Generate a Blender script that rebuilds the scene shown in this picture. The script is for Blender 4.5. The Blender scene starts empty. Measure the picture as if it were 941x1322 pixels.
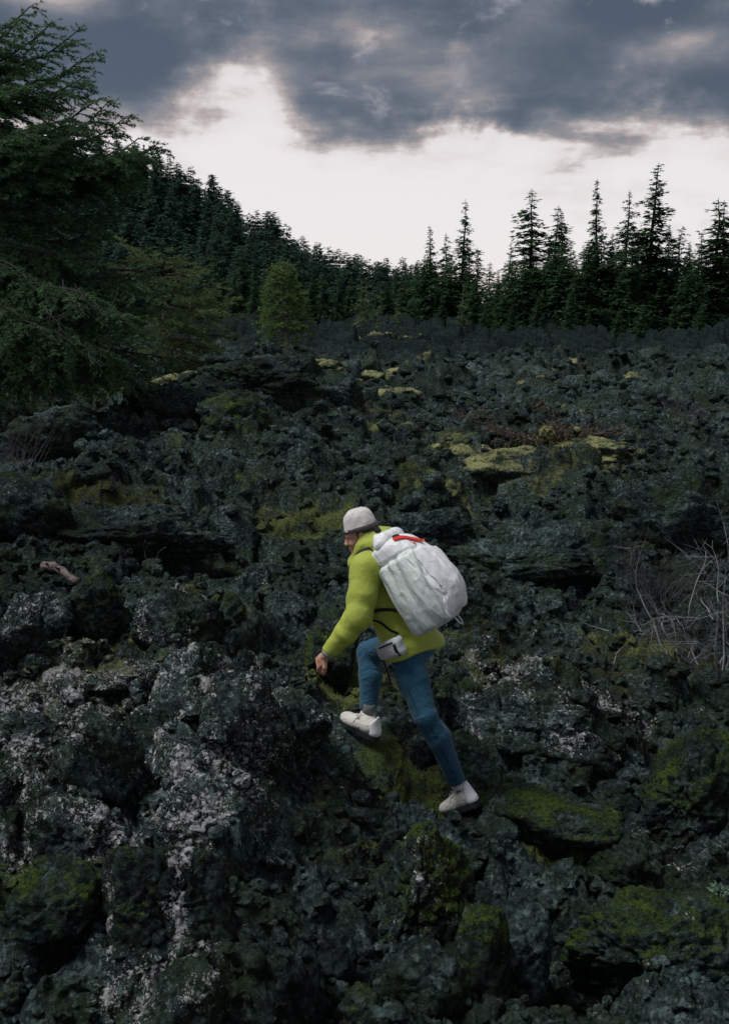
import bpy, bmesh, math, random
import numpy as np
from mathutils import Vector

# ---------------------------------------------------------------- camera, world, sun, exposure
SC = bpy.context.scene
COL = SC.collection
FPX, CU, CV = 1285.0, 470.5, 661.0          # photograph geometry: focal length in photo pixels, centre
PITCH = math.radians(10.6)
CAMZ = 3.2
cd = bpy.data.cameras.new('camera')
cd.sensor_fit = 'VERTICAL'; cd.sensor_height = 36.0; cd.sensor_width = 24.0
cd.lens = 36.0 * FPX / 1322.0
cd.clip_start = 0.05; cd.clip_end = 6000
cam = bpy.data.objects.new('camera', cd); COL.objects.link(cam)
cam.location = (0, 0, CAMZ); cam.rotation_euler = (math.pi / 2 - PITCH, 0, 0)
SC.camera = cam
SC.view_settings.view_transform = 'Standard'
SC.view_settings.look = 'None'
SC.view_settings.exposure = 0.95
SC.view_settings.gamma = 1.0
SC.cycles.max_bounces = 6
SC.cycles.diffuse_bounces = 3
SC.cycles.transparent_max_bounces = 8
SC.cycles.sample_clamp_indirect = 4

SUN_EL, SUN_AZ = math.radians(64), math.radians(-95)   # azimuth from +Y (ahead), negative = left
sl = bpy.data.lights.new('sun', 'SUN'); sl.energy = 1.5; sl.angle = math.radians(24); sl.color = (1.0, 0.985, 0.955)
so = bpy.data.objects.new('sun', sl); COL.objects.link(so)
sdir = Vector((math.sin(SUN_AZ) * math.cos(SUN_EL), math.cos(SUN_AZ) * math.cos(SUN_EL), math.sin(SUN_EL)))
so.rotation_euler = sdir.to_track_quat('Z', 'Y').to_euler(); so.location = (0, 0, 60)

class NT:
    """small helper for building node trees"""
    def __init__(s, tree): s.t = tree; s.n = tree.nodes; s.l = tree.links
    def put(s, sock, v):
        if isinstance(v, bpy.types.NodeSocket): s.l.new(v, sock)
        elif isinstance(v, (tuple, list)) and len(v) == 3 and sock.type == 'RGBA': sock.default_value = (*v, 1)
        else: sock.default_value = v
    def m(s, op, a, b=None, c=None, clamp=False):
        n = s.n.new('ShaderNodeMath'); n.operation = op; n.use_clamp = clamp
        s.put(n.inputs[0], a)
        if b is not None: s.put(n.inputs[1], b)
        if c is not None: s.put(n.inputs[2], c)
        return n.outputs[0]
    def vm(s, op, a, b=None, sc=None):
        n = s.n.new('ShaderNodeVectorMath'); n.operation = op
        s.put(n.inputs[0], a)
        if b is not None: s.put(n.inputs[1], b)
        if sc is not None: s.put(n.inputs['Scale'], sc)
        return n.outputs[0]
    def ss(s, v, a, b, lo=0.0, hi=1.0):
        n = s.n.new('ShaderNodeMapRange'); n.interpolation_type = 'SMOOTHSTEP'
        s.put(n.inputs['Value'], v); s.put(n.inputs['From Min'], a); s.put(n.inputs['From Max'], b)
        s.put(n.inputs['To Min'], lo); s.put(n.inputs['To Max'], hi)
        return n.outputs[0]
    def noise(s, vec, scale, detail=4, rough=0.55, dist=0.0, lac=2.0):
        n = s.n.new('ShaderNodeTexNoise')
        s.put(n.inputs['Vector'], vec); n.inputs['Scale'].default_value = scale
        n.inputs['Detail'].default_value = detail; n.inputs['Roughness'].default_value = rough
        n.inputs['Distortion'].default_value = dist; n.inputs['Lacunarity'].default_value = lac
        return n.outputs['Fac']
    def vor(s, vec, scale, feature='F1', out='Distance', rnd=1.0):
        n = s.n.new('ShaderNodeTexVoronoi'); n.feature = feature
        s.put(n.inputs['Vector'], vec); n.inputs['Scale'].default_value = scale; n.inputs['Randomness'].default_value = rnd
        return n.outputs[out]
    def mix(s, f, a, b, mode='MIX'):
        n = s.n.new('ShaderNodeMix'); n.data_type = 'RGBA'; n.blend_type = mode
        s.put(n.inputs[0], f); s.put(n.inputs[6], a); s.put(n.inputs[7], b)
        return n.outputs[2]
    def ramp(s, f, stops):
        n = s.n.new('ShaderNodeValToRGB'); e = n.color_ramp.elements
        while len(e) < len(stops): e.new(0.5)
        for el, (p, c) in zip(e, stops): el.position = p; el.color = (*c, 1)
        s.put(n.inputs[0], f)
        return n.outputs[0]
    def sep(s, v):
        n = s.n.new('ShaderNodeSeparateXYZ'); s.put(n.inputs[0], v); return n.outputs
    def comb(s, x, y, z):
        n = s.n.new('ShaderNodeCombineXYZ')
        for i, v in enumerate((x, y, z)): s.put(n.inputs[i], v)
        return n.outputs[0]

def build_world():
    w = bpy.data.worlds.new('World'); SC.world = w; w.use_nodes = True
    g = NT(w.node_tree); g.n.clear()
    out = g.n.new('ShaderNodeOutputWorld'); bg = g.n.new('ShaderNodeBackground')
    bg.inputs['Strength'].default_value = 0.072
    sky = g.n.new('ShaderNodeTexSky'); sky.sky_type = 'NISHITA'; sky.sun_disc = False
    sky.sun_elevation = SUN_EL; sky.sun_rotation = SUN_AZ
    tc = g.n.new('ShaderNodeTexCoord'); d = tc.outputs['Generated']
    x, y, z = g.sep(d)
    zz = g.m('ADD', g.m('MAXIMUM', z, 0.0), 0.09)
    P = g.comb(g.m('DIVIDE', x, zz), g.m('DIVIDE', y, zz), 0.0)       # a flat cloud deck seen in perspective
    az = g.m('DIVIDE', x, g.m('MAXIMUM', g.m('ABSOLUTE', y), 0.05))
    n1 = g.noise(g.vm('ADD', P, (3.1, 7.7, 0.0)), 1.15, 7, 0.56, 0.35)
    n2 = g.noise(g.vm('ADD', P, (11.3, 2.9, 1.7)), 3.0, 5, 0.52, 0.1)
    dd = g.vm('MULTIPLY', d, (1.0, 1.0, 1.25))
    n3 = g.noise(dd, 8.0, 7, 0.58, 0.12)
    # lower edge of the deck: it lifts where the bright gap opens left of centre
    def spot(cx, cz, rx, rz, amp):
        q = g.m('ADD', g.m('POWER', g.m('DIVIDE', g.m('SUBTRACT', az, cx), rx), 2.0), g.m('POWER', g.m('DIVIDE', g.m('SUBTRACT', z, cz), rz), 2.0))
        return g.m('MULTIPLY', g.m('EXPONENT', g.m('MULTIPLY', q, -1.0)), amp)
    lift = g.m('MULTIPLY', g.ss(g.m('ABSOLUTE', g.m('ADD', az, 0.115)), 0.0, 0.12, 1.0, 0.0), 0.046)
    edge = g.m('ADD', 0.156, lift)
    dens = g.m('MULTIPLY', g.m('SUBTRACT', z, edge), 9.5)
    dens = g.m('MINIMUM', dens, 0.55)
    dens = g.m('ADD', dens, g.m('MULTIPLY', g.m('SUBTRACT', n1, 0.5), 1.3))
    dens = g.m('ADD', dens, g.m('MULTIPLY', g.m('SUBTRACT', n2, 0.5), 0.9))
    dens = g.m('ADD', dens, g.m('MULTIPLY', g.m('SUBTRACT', n3, 0.5), 1.7))
    # thick and thin places of the cloud bank ahead
    front = g.ss(y, 0.3, 0.7)
    sp = None
    for c in ((-.03, .258, .09, .020, -.42), (.045, .222, .08, .020, -.40), (.15, .262, .06, .018, -.32), (-.30, .285, .06, .025, -.45), (-.13, .215, .06, .018, -.25), (.30, .245, .04, .012, -.35),
              (.09, .262, .05, .02, .5), (.27, .275, .08, .02, .45), (-.21, .235, .07, .03, .5), (.07, .188, .11, .016, .45), (.30, .205, .12, .014, .3), (-.10, .27, .05, .02, .35)):
        e = spot(*c); sp = e if sp is None else g.m('ADD', sp, e)
    dens = g.m('ADD', dens, g.m('MULTIPLY', g.m('MULTIPLY', sp, front), g.ss(n3, .35, .60, .2, 1.25)))
    cloud = g.ramp(g.ss(dens, -0.35, 1.0), [
        (0.0, (6.3, 5.95, 5.95)), (0.20, (5.8, 5.3, 5.2)), (0.34, (3.6, 3.05, 2.9)), (0.46, (2.1, 1.88, 1.88)),
        (0.62, (1.22, 1.25, 1.40)), (0.80, (0.76, 0.85, 1.03)), (1.0, (0.46, 0.57, 0.74))])
    # faint wisps low in the bright gap
    wn = g.noise(g.vm('ADD', dd, (4.0, 1.0, 2.0)), 9.0, 6, 0.6, 0.4)
    wisp = g.m('MULTIPLY', g.ss(wn, 0.60, 0.74), g.ss(z, 0.0, 0.05))
    cloud = g.mix(g.m('MULTIPLY', wisp, 0.55), cloud, (4.6, 4.3, 4.7))
    glow = g.m('MULTIPLY', g.m('MULTIPLY', g.ss(z, 0.0, 0.07, 1.0, 0.0), front), g.ss(g.m('ABSOLUTE', g.m('SUBTRACT', az, 0.10)), 0.0, 0.22, 1.0, 0.0))
    cloud = g.mix(g.m('MULTIPLY', glow, 0.8), cloud, (7.2, 5.9, 4.8))
    col = g.mix(0.90, sky.outputs[0], cloud)
    col = g.mix(g.ss(z, -0.12, -0.02), (0.35, 0.38, 0.42), col)       # dark land below the horizon
    g.l.new(col, bg.inputs[0]); g.l.new(bg.outputs[0], out.inputs[0])
build_world()

# ---------------------------------------------------------------- helpers
def tag(o, label=None, cat=None, group=None, kind=None):
    if label: o['label'] = label
    if cat: o['category'] = cat
    if group: o['group'] = group
    if kind: o['kind'] = kind
    return o

def mesh_np(name, V, F, mat=None, smooth=True, attrs=None, mats=None, midx=None):
    V = np.ascontiguousarray(V, dtype=np.float32)
    Fs = F if isinstance(F, list) else [F]
    Fs = [np.asarray(f, dtype=np.int32) for f in Fs if len(f)]
    me = bpy.data.meshes.new(name)
    me.vertices.add(len(V)); me.vertices.foreach_set('co', V.ravel())
    lv = np.concatenate([f.ravel() for f in Fs])
    tot = np.concatenate([np.full(len(f), f.shape[1], np.int32) for f in Fs])
    st = np.concatenate([[0], np.cumsum(tot)[:-1]]).astype(np.int32)
    me.loops.add(len(lv)); me.loops.foreach_set('vertex_index', lv)
    me.polygons.add(len(tot)); me.polygons.foreach_set('loop_start', st)
    me.polygons.foreach_set('use_smooth', np.full(len(tot), smooth, dtype=bool))
    for m_ in (mats or ([mat] if mat else [])): me.materials.append(m_)
    if midx is not None: me.polygons.foreach_set('material_index', np.asarray(midx, np.int32))
    me.update(calc_edges=True)
    for k, a in (attrs or {}).items():
        at_ = me.attributes.new(k, 'FLOAT', 'POINT'); at_.data.foreach_set('value', np.asarray(a, np.float32))
    return me

def obj(name, me, parent=None):
    o = bpy.data.objects.new(name, me); COL.objects.link(o)
    if parent is not None: o.parent = parent
    return o

def empty(name, loc=(0, 0, 0), rz=0.0):
    o = bpy.data.objects.new(name, None); COL.objects.link(o); o.location = loc; o.rotation_euler = (0, 0, rz)
    o.empty_display_size = 0.2
    return o

def copy_tree(o, parent=None):
    c = o.copy(); COL.objects.link(c); c.parent = parent
    for ch in list(o.children): copy_tree(ch, c)
    return c

class Geo:
    """collects vertices and faces of several pieces of ONE part"""
    def __init__(s): s.V = []; s.T = []; s.Q = []; s.n = 0
    def add(s, V, T=None, Q=None):
        V = np.asarray(V, float).reshape(-1, 3)
        if T is not None and len(T): s.T.append(np.asarray(T) + s.n)
        if Q is not None and len(Q): s.Q.append(np.asarray(Q) + s.n)
        s.V.append(V); s.n += len(V)
    def mesh(s, name, mat, smooth=True):
        F = []
        if s.T: F.append(np.concatenate(s.T))
        if s.Q: F.append(np.concatenate(s.Q))
        return mesh_np(name, np.concatenate(s.V), F, mat, smooth)
    def tube(s, P, R, k=6, cap=True):
        P = np.asarray(P, float); n = len(P); R = np.broadcast_to(np.asarray(R, float), (n,))
        T = np.gradient(P, axis=0); T /= np.linalg.norm(T, axis=1)[:, None] + 1e-9
        ref = np.array([0, 0, 1.0]) if abs(T[0][2]) < 0.9 else np.array([1.0, 0, 0])
        A = np.cross(T, ref); A /= np.linalg.norm(A, axis=1)[:, None] + 1e-9
        B = np.cross(T, A)
        th = np.arange(k) * 2 * math.pi / k
        V = P[:, None] + R[:, None, None] * (np.cos(th)[None, :, None] * A[:, None] + np.sin(th)[None, :, None] * B[:, None])
        i = np.arange(n - 1)[:, None] * k; j = np.arange(k)[None]; j2 = (j + 1) % k
        Q = np.stack([i + j, i + j2, i + k + j2, i + k + j], -1).reshape(-1, 4)
        V = V.reshape(-1, 3); Tt = []
        if cap:
            V = np.concatenate([V, P[:1], P[-1:]]); a, b = n * k, n * k + 1
            for jj in range(k):
                Tt.append((a, (jj + 1) % k, jj)); Tt.append((b, (n - 1) * k + jj, (n - 1) * k + (jj + 1) % k))
        s.add(V, Tt, Q)

def hash3(i, j, k, seed):
    h = (i.astype(np.uint32) * np.uint32(374761393) + j.astype(np.uint32) * np.uint32(668265263)
         + k.astype(np.uint32) * np.uint32(2147483647) + np.uint32((seed * 1274126177) & 0xffffffff))
    h = (h ^ (h >> np.uint32(13))) * np.uint32(1274126177)
    h = (h ^ (h >> np.uint32(16))) * np.uint32(2246822519)
    return h ^ (h >> np.uint32(15))

_G = np.random.RandomState(5).normal(size=(256, 3)); _G /= np.linalg.norm(_G, axis=1)[:, None]; _G = _G.astype(np.float32)
def gn(p, seed=0):
    """gradient noise, about -0.8..0.8"""
    p = np.asarray(p, np.float32); f0 = np.floor(p); fr = p - f0; ii = f0.astype(np.int32)
    u = fr * fr * fr * (fr * (fr * 6 - 15) + 10); out = np.zeros(len(p), np.float32)
    for dx in (0, 1):
        wx = u[:, 0] if dx else 1 - u[:, 0]
        for dy in (0, 1):
            wy = u[:, 1] if dy else 1 - u[:, 1]
            for dz in (0, 1):
                wz = u[:, 2] if dz else 1 - u[:, 2]
                g = _G[hash3(ii[:, 0] + dx, ii[:, 1] + dy, ii[:, 2] + dz, seed) & np.uint32(255)]
                out += wx * wy * wz * (g[:, 0] * (fr[:, 0] - dx) + g[:, 1] * (fr[:, 1] - dy) + g[:, 2] * (fr[:, 2] - dz))
    return out * 1.5

def fbm(p, oct=4, seed=0, gain=0.5):
    a, s, out = 1.0, 1.0, 0
    for o in range(oct):
        out = out + a * gn(np.asarray(p) * s, seed + o * 17); a *= gain; s *= 2.03
    return out

def worley2(x, y, seed=0):
    """F1, F2 and a per-cell random value in the plane"""
    ix = np.floor(x).astype(np.int32); iy = np.floor(y).astype(np.int32)
    f1 = np.full(len(x), 9.0, np.float32); f2 = f1.copy(); rid = np.zeros(len(x), np.float32); ox = rid.copy(); oy = rid.copy()
    zz = np.zeros_like(ix)
    for dx in (-1, 0, 1):
        for dy in (-1, 0, 1):
            h = hash3(ix + dx, iy + dy, zz, seed)
            px = ix + dx + (h & np.uint32(1023)) / 1023.0; py = iy + dy + ((h >> np.uint32(10)) & np.uint32(1023)) / 1023.0
            d = np.sqrt((px - x) ** 2 + (py - y) ** 2).astype(np.float32)
            r = ((h >> np.uint32(20)) & np.uint32(1023)) / 1023.0
            near = d < f1
            f2 = np.where(near, f1, np.minimum(f2, d)); rid = np.where(near, r, rid); f1 = np.where(near, d, f1)
            ox = np.where(near, x - px, ox); oy = np.where(near, y - py, oy)
    return f1, f2, rid, ox, oy

def sstep(x, a, b):
    t = np.clip((x - a) / (b - a), 0, 1); return t * t * (3 - 2 * t)

def at(u, v, Y):
    """world point at forward distance Y that the photo shows at pixel (u, v)"""
    c, s = math.cos(PITCH), math.sin(PITCH)
    a, b = (u - CU) / FPX, (CV - v) / FPX
    fy = c + b * s; fz = -s + b * c
    k = Y / fy
    return np.array([a * k, Y, CAMZ + fz * k])

# ---------------------------------------------------------------- terrain height
CP = [(0,1322,3.0),(250,1322,3.1),(470,1322,3.3),(700,1322,3.6),(941,1322,3.7),
 (0,1100,3.9),(150,1050,4.1),(300,1080,4.15),(60,940,4.7),(250,950,4.9),(60,840,5.6),(250,865,5.7),(380,960,5.1),(460,952,5.55),
 (580,1052,5.12),(520,1000,5.35),(420,1100,4.4),(400,1200,3.85),(540,1200,4.05),(700,1200,4.3),(900,1200,4.5),(941,1080,5.5),(750,1080,5.2),
 (640,1045,5.3),(700,1000,6.1),(850,1000,6.4),(700,880,6.75),(850,880,7.3),(941,900,7.2),(560,880,6.4),(450,800,7.3),(350,780,7.4),
 (150,775,7.5),(30,770,7.4),(120,728,8.6),(120,655,9.0),(0,655,9.0),(260,660,9.6),(260,720,8.9),(400,720,9.0),(400,650,10.5),
 (700,760,8.8),(900,770,8.6),(650,700,10.3),(900,690,10.6),(700,640,11.1),(900,640,11.4),(520,640,11.0),(700,590,13),(850,590,13.5),
 (500,570,14),(300,570,13),(100,580,12.5),(0,520,15.5),(150,510,16.5),(300,482,18.5),(230,502,17),(430,492,21),(520,522,20),
 (700,540,18),(870,540,18),(600,500,27),(800,490,30),(367,484,24),(367,486,30),(250,476,30),(480,478,45),(480,440,60),(700,462,50),(900,462,50),
 (560,445,75),(700,433,112),(900,440,106),(300,440,70),(100,440,60),(470,430,110),(300,428,120),(0,430,100),(941,436,140)]
_cp = np.array([at(*c) for c in CP])
_extra = []
for a_ in range(-175, 181, 25):
    for r_, z_ in ((2.0, CAMZ - 2.75), (300, CAMZ - 0.6), (1500, CAMZ - 0.5)):
        _extra.append((r_ * math.sin(math.radians(a_)), r_ * math.cos(math.radians(a_)), z_))
    if abs(a_) > 35:
        for r_, z_ in ((6, CAMZ - 2.6), (14, CAMZ - 1.9), (50, CAMZ - 1.6)):
            _extra.append((r_ * math.sin(math.radians(a_)), r_ * math.cos(math.radians(a_)), z_))
_cp = np.concatenate([_cp, np.array(_extra)])
def _warp(x, y):
    r = np.sqrt(x * x + y * y) + 1e-6; k = np.log1p(r / 1.2) / r
    return np.stack([x * k, y * k], -1)
_q = _warp(_cp[:, 0], _cp[:, 1])
_K = np.sqrt(((_q[:, None] - _q[None]) ** 2).sum(-1) + 0.03 ** 2)
_W = np.linalg.solve(_K + 1e-3 * np.eye(len(_q)), _cp[:, 2] - (CAMZ - 1.5))
def hmac(x, y):
    x = np.atleast_1d(np.asarray(x, float)); y = np.atleast_1d(np.asarray(y, float))
    q = _warp(x, y); out = np.empty(len(x))
    for s in range(0, len(x), 20000):
        e = q[s:s + 20000]
        out[s:s + 20000] = np.sqrt(((e[:, None] - _q[None]) ** 2).sum(-1) + 0.03 ** 2) @ _W
    return out + (CAMZ - 1.5)

def hit(u, v):
    """where the sight line of a photo pixel meets the terrain"""
    ys = np.exp(np.linspace(math.log(2.2), math.log(160), 700))
    c, s = math.cos(PITCH), math.sin(PITCH)
    a, b = (u - CU) / FPX, (CV - v) / FPX
    fy = c + b * s; fz = -s + b * c
    xs = a / fy * ys; zs = CAMZ + fz / fy * ys
    g = zs - hmac(xs, ys); i = np.where(g < 0)[0]
    i = i[0] if len(i) else len(ys) - 1
    return np.array([xs[i], ys[i], zs[i]])
# ---------------------------------------------------------------- materials
def new_mat(name):
    m = bpy.data.materials.new(name); m.use_nodes = True
    g = NT(m.node_tree); g.n.clear()
    out = g.n.new('ShaderNodeOutputMaterial'); b = g.n.new('ShaderNodeBsdfPrincipled')
    g.l.new(b.outputs[0], out.inputs[0])
    return m, g, b, out

def bump(g, b, h, dist, strength=1.0):
    n = g.n.new('ShaderNodeBump'); n.inputs['Strength'].default_value = strength; n.inputs['Distance'].default_value = dist
    g.put(n.inputs['Height'], h); g.l.new(n.outputs[0], b.inputs['Normal'])

def lava_mat(name, lichen=0.0, moss=0.0, pale=0.0, attr=False, tint=(1, 1, 1), far=False):
    m, g, b, out = new_mat(name)
    geo = g.n.new('ShaderNodeNewGeometry'); p = geo.outputs['Position']; up = g.sep(geo.outputs['Normal'])[2]
    if attr:
        def A(k):
            n = g.n.new('ShaderNodeAttribute'); n.attribute_name = k; return n.outputs['Fac']
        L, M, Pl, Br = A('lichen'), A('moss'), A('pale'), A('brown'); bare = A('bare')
    else:
        L, M, Pl, Br = lichen, moss, pale, 0.0
    big = g.noise(p, 0.9, 4, 0.6); mid = g.noise(p, 6.0, 6, 0.65); fine = g.noise(p, 38.0, 6, 0.7); grit = g.vor(p, 75.0)
    base = g.ramp(g.m('ADD', g.m('MULTIPLY', mid, 0.55), g.m('MULTIPLY', fine, 0.45)), [
        (0.34, (0.007 * tint[0], 0.014 * tint[1], 0.014 * tint[2])), (0.48, (0.021 * tint[0], 0.035 * tint[1], 0.034 * tint[2])),
        (0.59, (0.056 * tint[0], 0.080 * tint[1], 0.078 * tint[2])), (0.72, (0.17 * tint[0], 0.21 * tint[1], 0.20 * tint[2]))])
    # every crumb of clinker has its own shade
    c1 = g.sep(g.vor(p, 34.0, out='Color'))[0]; c2 = g.sep(g.vor(p, 15.0, out='Color'))[1]; c3 = g.sep(g.vor(p, 80.0, out='Color'))[2]
    crumb = g.m('ADD', 0.36, g.m('ADD', g.m('MULTIPLY', g.m('POWER', c1, 3.0), 2.0), g.m('ADD', g.m('MULTIPLY', c2, .35), g.m('MULTIPLY', g.m('POWER', c3, 4.0), 1.0))))
    crumb = g.m('MULTIPLY', crumb, g.ss(g.m('ADD', g.m('MULTIPLY', big, .6), g.m('MULTIPLY', g.noise(g.vm('ADD', p, (3, 9, 4)), 2.6, 4, .6), .4)), 0.38, 0.62, 0.55, 1.65))
    base = g.mix(1.0, base, g.comb(crumb, crumb, crumb), 'MULTIPLY')
    red = g.ss(g.noise(g.vm('ADD', p, (9, 3, 1)), 2.2, 4, 0.6), 0.58, 0.74)
    base = g.mix(g.m('MULTIPLY', red, 0.35), base, (0.034, 0.025, 0.024))
    if attr: base = g.mix(bare, base, g.mix(1.0, base, (0.22, 0.29, 0.30), 'MULTIPLY'))     # shade of the backlit far field put into its colour
    # thin film of green growth in patches
    film = g.ss(g.noise(g.vm('ADD', p, (2, 8, 5)), 3.1, 6, 0.65), 0.46, 0.64)
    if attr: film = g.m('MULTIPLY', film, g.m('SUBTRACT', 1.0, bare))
    base = g.mix(g.m('MULTIPLY', film, 0.6), base, (0.036, 0.060, 0.022))
    # pale dust-like lichen grains
    spk = g.m('MAXIMUM', g.ss(g.noise(g.vm('ADD', p, (5, 5, 5)), 24.0, 5, 0.75), 0.60, 0.66), g.ss(g.noise(g.vm('ADD', p, (1, 6, 2)), 75.0, 3, 0.75), 0.62, 0.68))
    spk = g.m('MULTIPLY', spk, g.ss(big, 0.40, 0.60, 0.2, 1.0)); spk = g.m('MULTIPLY', spk, g.m('ADD', 0.35, g.m('MULTIPLY', L, 1.3), clamp=True))
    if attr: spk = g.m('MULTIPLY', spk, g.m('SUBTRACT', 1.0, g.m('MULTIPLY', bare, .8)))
    base = g.mix(spk, base, (0.30, 0.36, 0.36))
    # moss
    mn = g.noise(g.vm('ADD', p, (1, 4, 7)), 4.5, 6, 0.68); mf = g.noise(p, 60.0, 4, 0.7)
    mk = g.m('ADD', g.m('ADD', g.m('ADD', g.m('MULTIPLY', g.m('SUBTRACT', mn, 0.5), 2.6), g.m('MULTIPLY', g.m('SUBTRACT', mf, 0.5), 1.2)), g.m('MULTIPLY', up, 0.40)), g.m('MULTIPLY', M, 1.05))
    mk = g.m('MULTIPLY', g.ss(mk, 0.78, 1.22), g.ss(M, 0.02, 0.15))
    mcol = g.mix(g.ss(g.m('ADD', g.m('MULTIPLY', mf, 0.6), g.m('MULTIPLY', mn, 0.4)), 0.36, 0.64), (0.024, 0.046, 0.012), (0.105, 0.170, 0.036))
    mpal = g.mix(g.ss(g.m('ADD', g.m('MULTIPLY', mf, 0.6), g.m('MULTIPLY', mn, 0.4)), 0.34, 0.62), (0.19, 0.215, 0.070), (0.66, 0.66, 0.34))
    mcol = g.mix(Pl, mcol, mpal)
    mcol = g.mix(Br, mcol, (0.055, 0.036, 0.018))
    col = g.mix(mk, base, mcol)
    # crustose lichen: small rosettes that gather into clusters
    wp = g.n.new('ShaderNodeTexNoise'); g.put(wp.inputs['Vector'], p); wp.inputs['Scale'].default_value = 30; wp.inputs['Detail'].default_value = 4
    pw = g.vm('ADD', p, g.vm('SCALE', g.vm('SUBTRACT', wp.outputs['Color'], (0.5, 0.5, 0.5)), sc=0.075))
    cl = g.noise(g.vm('ADD', p, (7, 2, 9)), 4.6, 6, 0.68)
    thr = g.m('ADD', g.m('MULTIPLY', g.m('SUBTRACT', cl, 0.51), 3.2), g.m('MULTIPLY', g.m('SUBTRACT', L, 0.50), 1.30))
    thr = g.m('ADD', thr, g.m('MULTIPLY', up, 0.12))
    s1 = g.ss(g.m('SUBTRACT', g.m('MULTIPLY', thr, 0.62), g.vor(pw, 31.0)), -0.10, 0.02)
    s2 = g.ss(g.m('SUBTRACT', g.m('MULTIPLY', thr, 0.60), g.vor(pw, 72.0)), -0.12, 0.04)
    ln = g.m('MULTIPLY', g.m('MAXIMUM', s1, g.m('MULTIPLY', s2, 0.8)), g.ss(L, 0.02, 0.10))
    lcol = g.mix(g.ss(fine, 0.36, 0.62), (0.32, 0.345, 0.34), (0.80, 0.80, 0.83))
    col = g.mix(g.m('MULTIPLY', ln, g.ss(g.noise(p, 90, 3, 0.7), 0.32, 0.5, 0.45, 1.0)), col, lcol)
    g.l.new(col, b.inputs['Base Color'])
    b.inputs['Roughness'].default_value = 0.92
    b.inputs['Specular IOR Level'].default_value = 0.12
    h = g.m('ADD', g.m('MULTIPLY', g.noise(p, 16.0, 9, 0.72), 1.0), g.m('MULTIPLY', g.vor(p, 30.0), 0.35))
    h = g.m('ADD', h, g.m('MULTIPLY', ln, 0.12))
    h = g.m('ADD', h, g.m('MULTIPLY', g.m('MULTIPLY', mf, mk), 0.5))
    if far:
        h = g.m('ADD', h, g.m('MULTIPLY', g.noise(p, 3.0, 5, 0.7), 3.0))
    bump(g, b, h, 0.11, 1.0)
    return m

def plain_mat(name, col, rough=0.8, var=0.25, scale=20, bscale=None, bdist=0.004, spec=0.3, coords='Object', sheen=0.0, trans=0.0):
    m, g, b, out = new_mat(name)
    tc = g.n.new('ShaderNodeTexCoord'); p = tc.outputs[coords]
    n = g.noise(p, scale, 5, 0.6)
    lo = tuple(c * (1 - var) for c in col); hi = tuple(min(1, c * (1 + var)) for c in col)
    g.l.new(g.mix(g.ss(n, 0.3, 0.7), lo, hi), b.inputs['Base Color'])
    b.inputs['Roughness'].default_value = rough; b.inputs['Specular IOR Level'].default_value = spec
    b.inputs['Sheen Weight'].default_value = sheen
    if trans:
        t = g.n.new('ShaderNodeBsdfTranslucent'); t.inputs[0].default_value = (*hi, 1)
        mx = g.n.new('ShaderNodeMixShader'); mx.inputs[0].default_value = trans
        g.l.new(b.outputs[0], mx.inputs[1]); g.l.new(t.outputs[0], mx.inputs[2]); g.l.new(mx.outputs[0], out.inputs[0])
    if bscale: bump(g, b, g.noise(p, bscale, 5, 0.6), bdist)
    return m

def leaf_mat(name, dark, light, scale=2.0, trans=0.25, obvar=0.35):
    m, g, b, out = new_mat(name)
    geo = g.n.new('ShaderNodeNewGeometry'); oi = g.n.new('ShaderNodeObjectInfo'); tc = g.n.new('ShaderNodeTexCoord')
    n = g.noise(tc.outputs['Object'], scale, 4, 0.65)
    f = g.m('ADD', g.m('MULTIPLY', geo.outputs['Random Per Island'], 0.5), g.m('MULTIPLY', g.ss(n, 0.3, 0.7), 0.5))
    col = g.mix(f, dark, light)
    hs = g.n.new('ShaderNodeHueSaturation'); g.put(hs.inputs['Color'], col)
    g.put(hs.inputs['Value'], g.m('ADD', 1 - obvar / 2, g.m('MULTIPLY', oi.outputs['Random'], obvar)))
    col = hs.outputs[0]
    g.l.new(col, b.inputs['Base Color']); b.inputs['Roughness'].default_value = 0.7; b.inputs['Specular IOR Level'].default_value = 0.2
    t = g.n.new('ShaderNodeBsdfTranslucent'); g.l.new(col, t.inputs[0])
    mx = g.n.new('ShaderNodeMixShader'); mx.inputs[0].default_value = trans
    g.l.new(b.outputs[0], mx.inputs[1]); g.l.new(t.outputs[0], mx.inputs[2]); g.l.new(mx.outputs[0], out.inputs[0])
    return m

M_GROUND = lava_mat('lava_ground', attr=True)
M_ROCK = lava_mat('lava_rock_plain', lichen=0.12, moss=0.12)
M_ROCKL = lava_mat('lava_rock_lichen', lichen=0.62, moss=0.18)
M_ROCKLL = lava_mat('lava_rock_crusted', lichen=0.80, moss=0.22)
M_ROCKM = lava_mat('lava_rock_mossy', lichen=0.22, moss=0.62)
M_ROCKP = lava_mat('lava_rock_pale_moss', lichen=0.1, moss=0.74, pale=0.75)
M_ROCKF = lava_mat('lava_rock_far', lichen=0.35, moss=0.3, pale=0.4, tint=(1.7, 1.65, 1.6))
M_ROCKW = lava_mat('lava_rock_wedge', lichen=0.45, moss=0.66)
M_ROCKB = lava_mat('lava_rock_bare', lichen=0.0, moss=0.0, tint=(1.15, 1.15, 1.2))
M_ROCKD = lava_mat('lava_rock_dark', lichen=0.2, moss=0.2, tint=(0.8, 0.8, 0.8))
M_FIR = leaf_mat('fir_foliage', (0.018, 0.052, 0.029), (0.075, 0.150, 0.060), 0.35, .45)
M_HILL = leaf_mat('hazed_hill_foliage', (0.018, 0.054, 0.042), (0.050, 0.105, 0.068), 0.3, .35, obvar=0.5)  # teal of the distance haze mixed into the leaf colour
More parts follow.
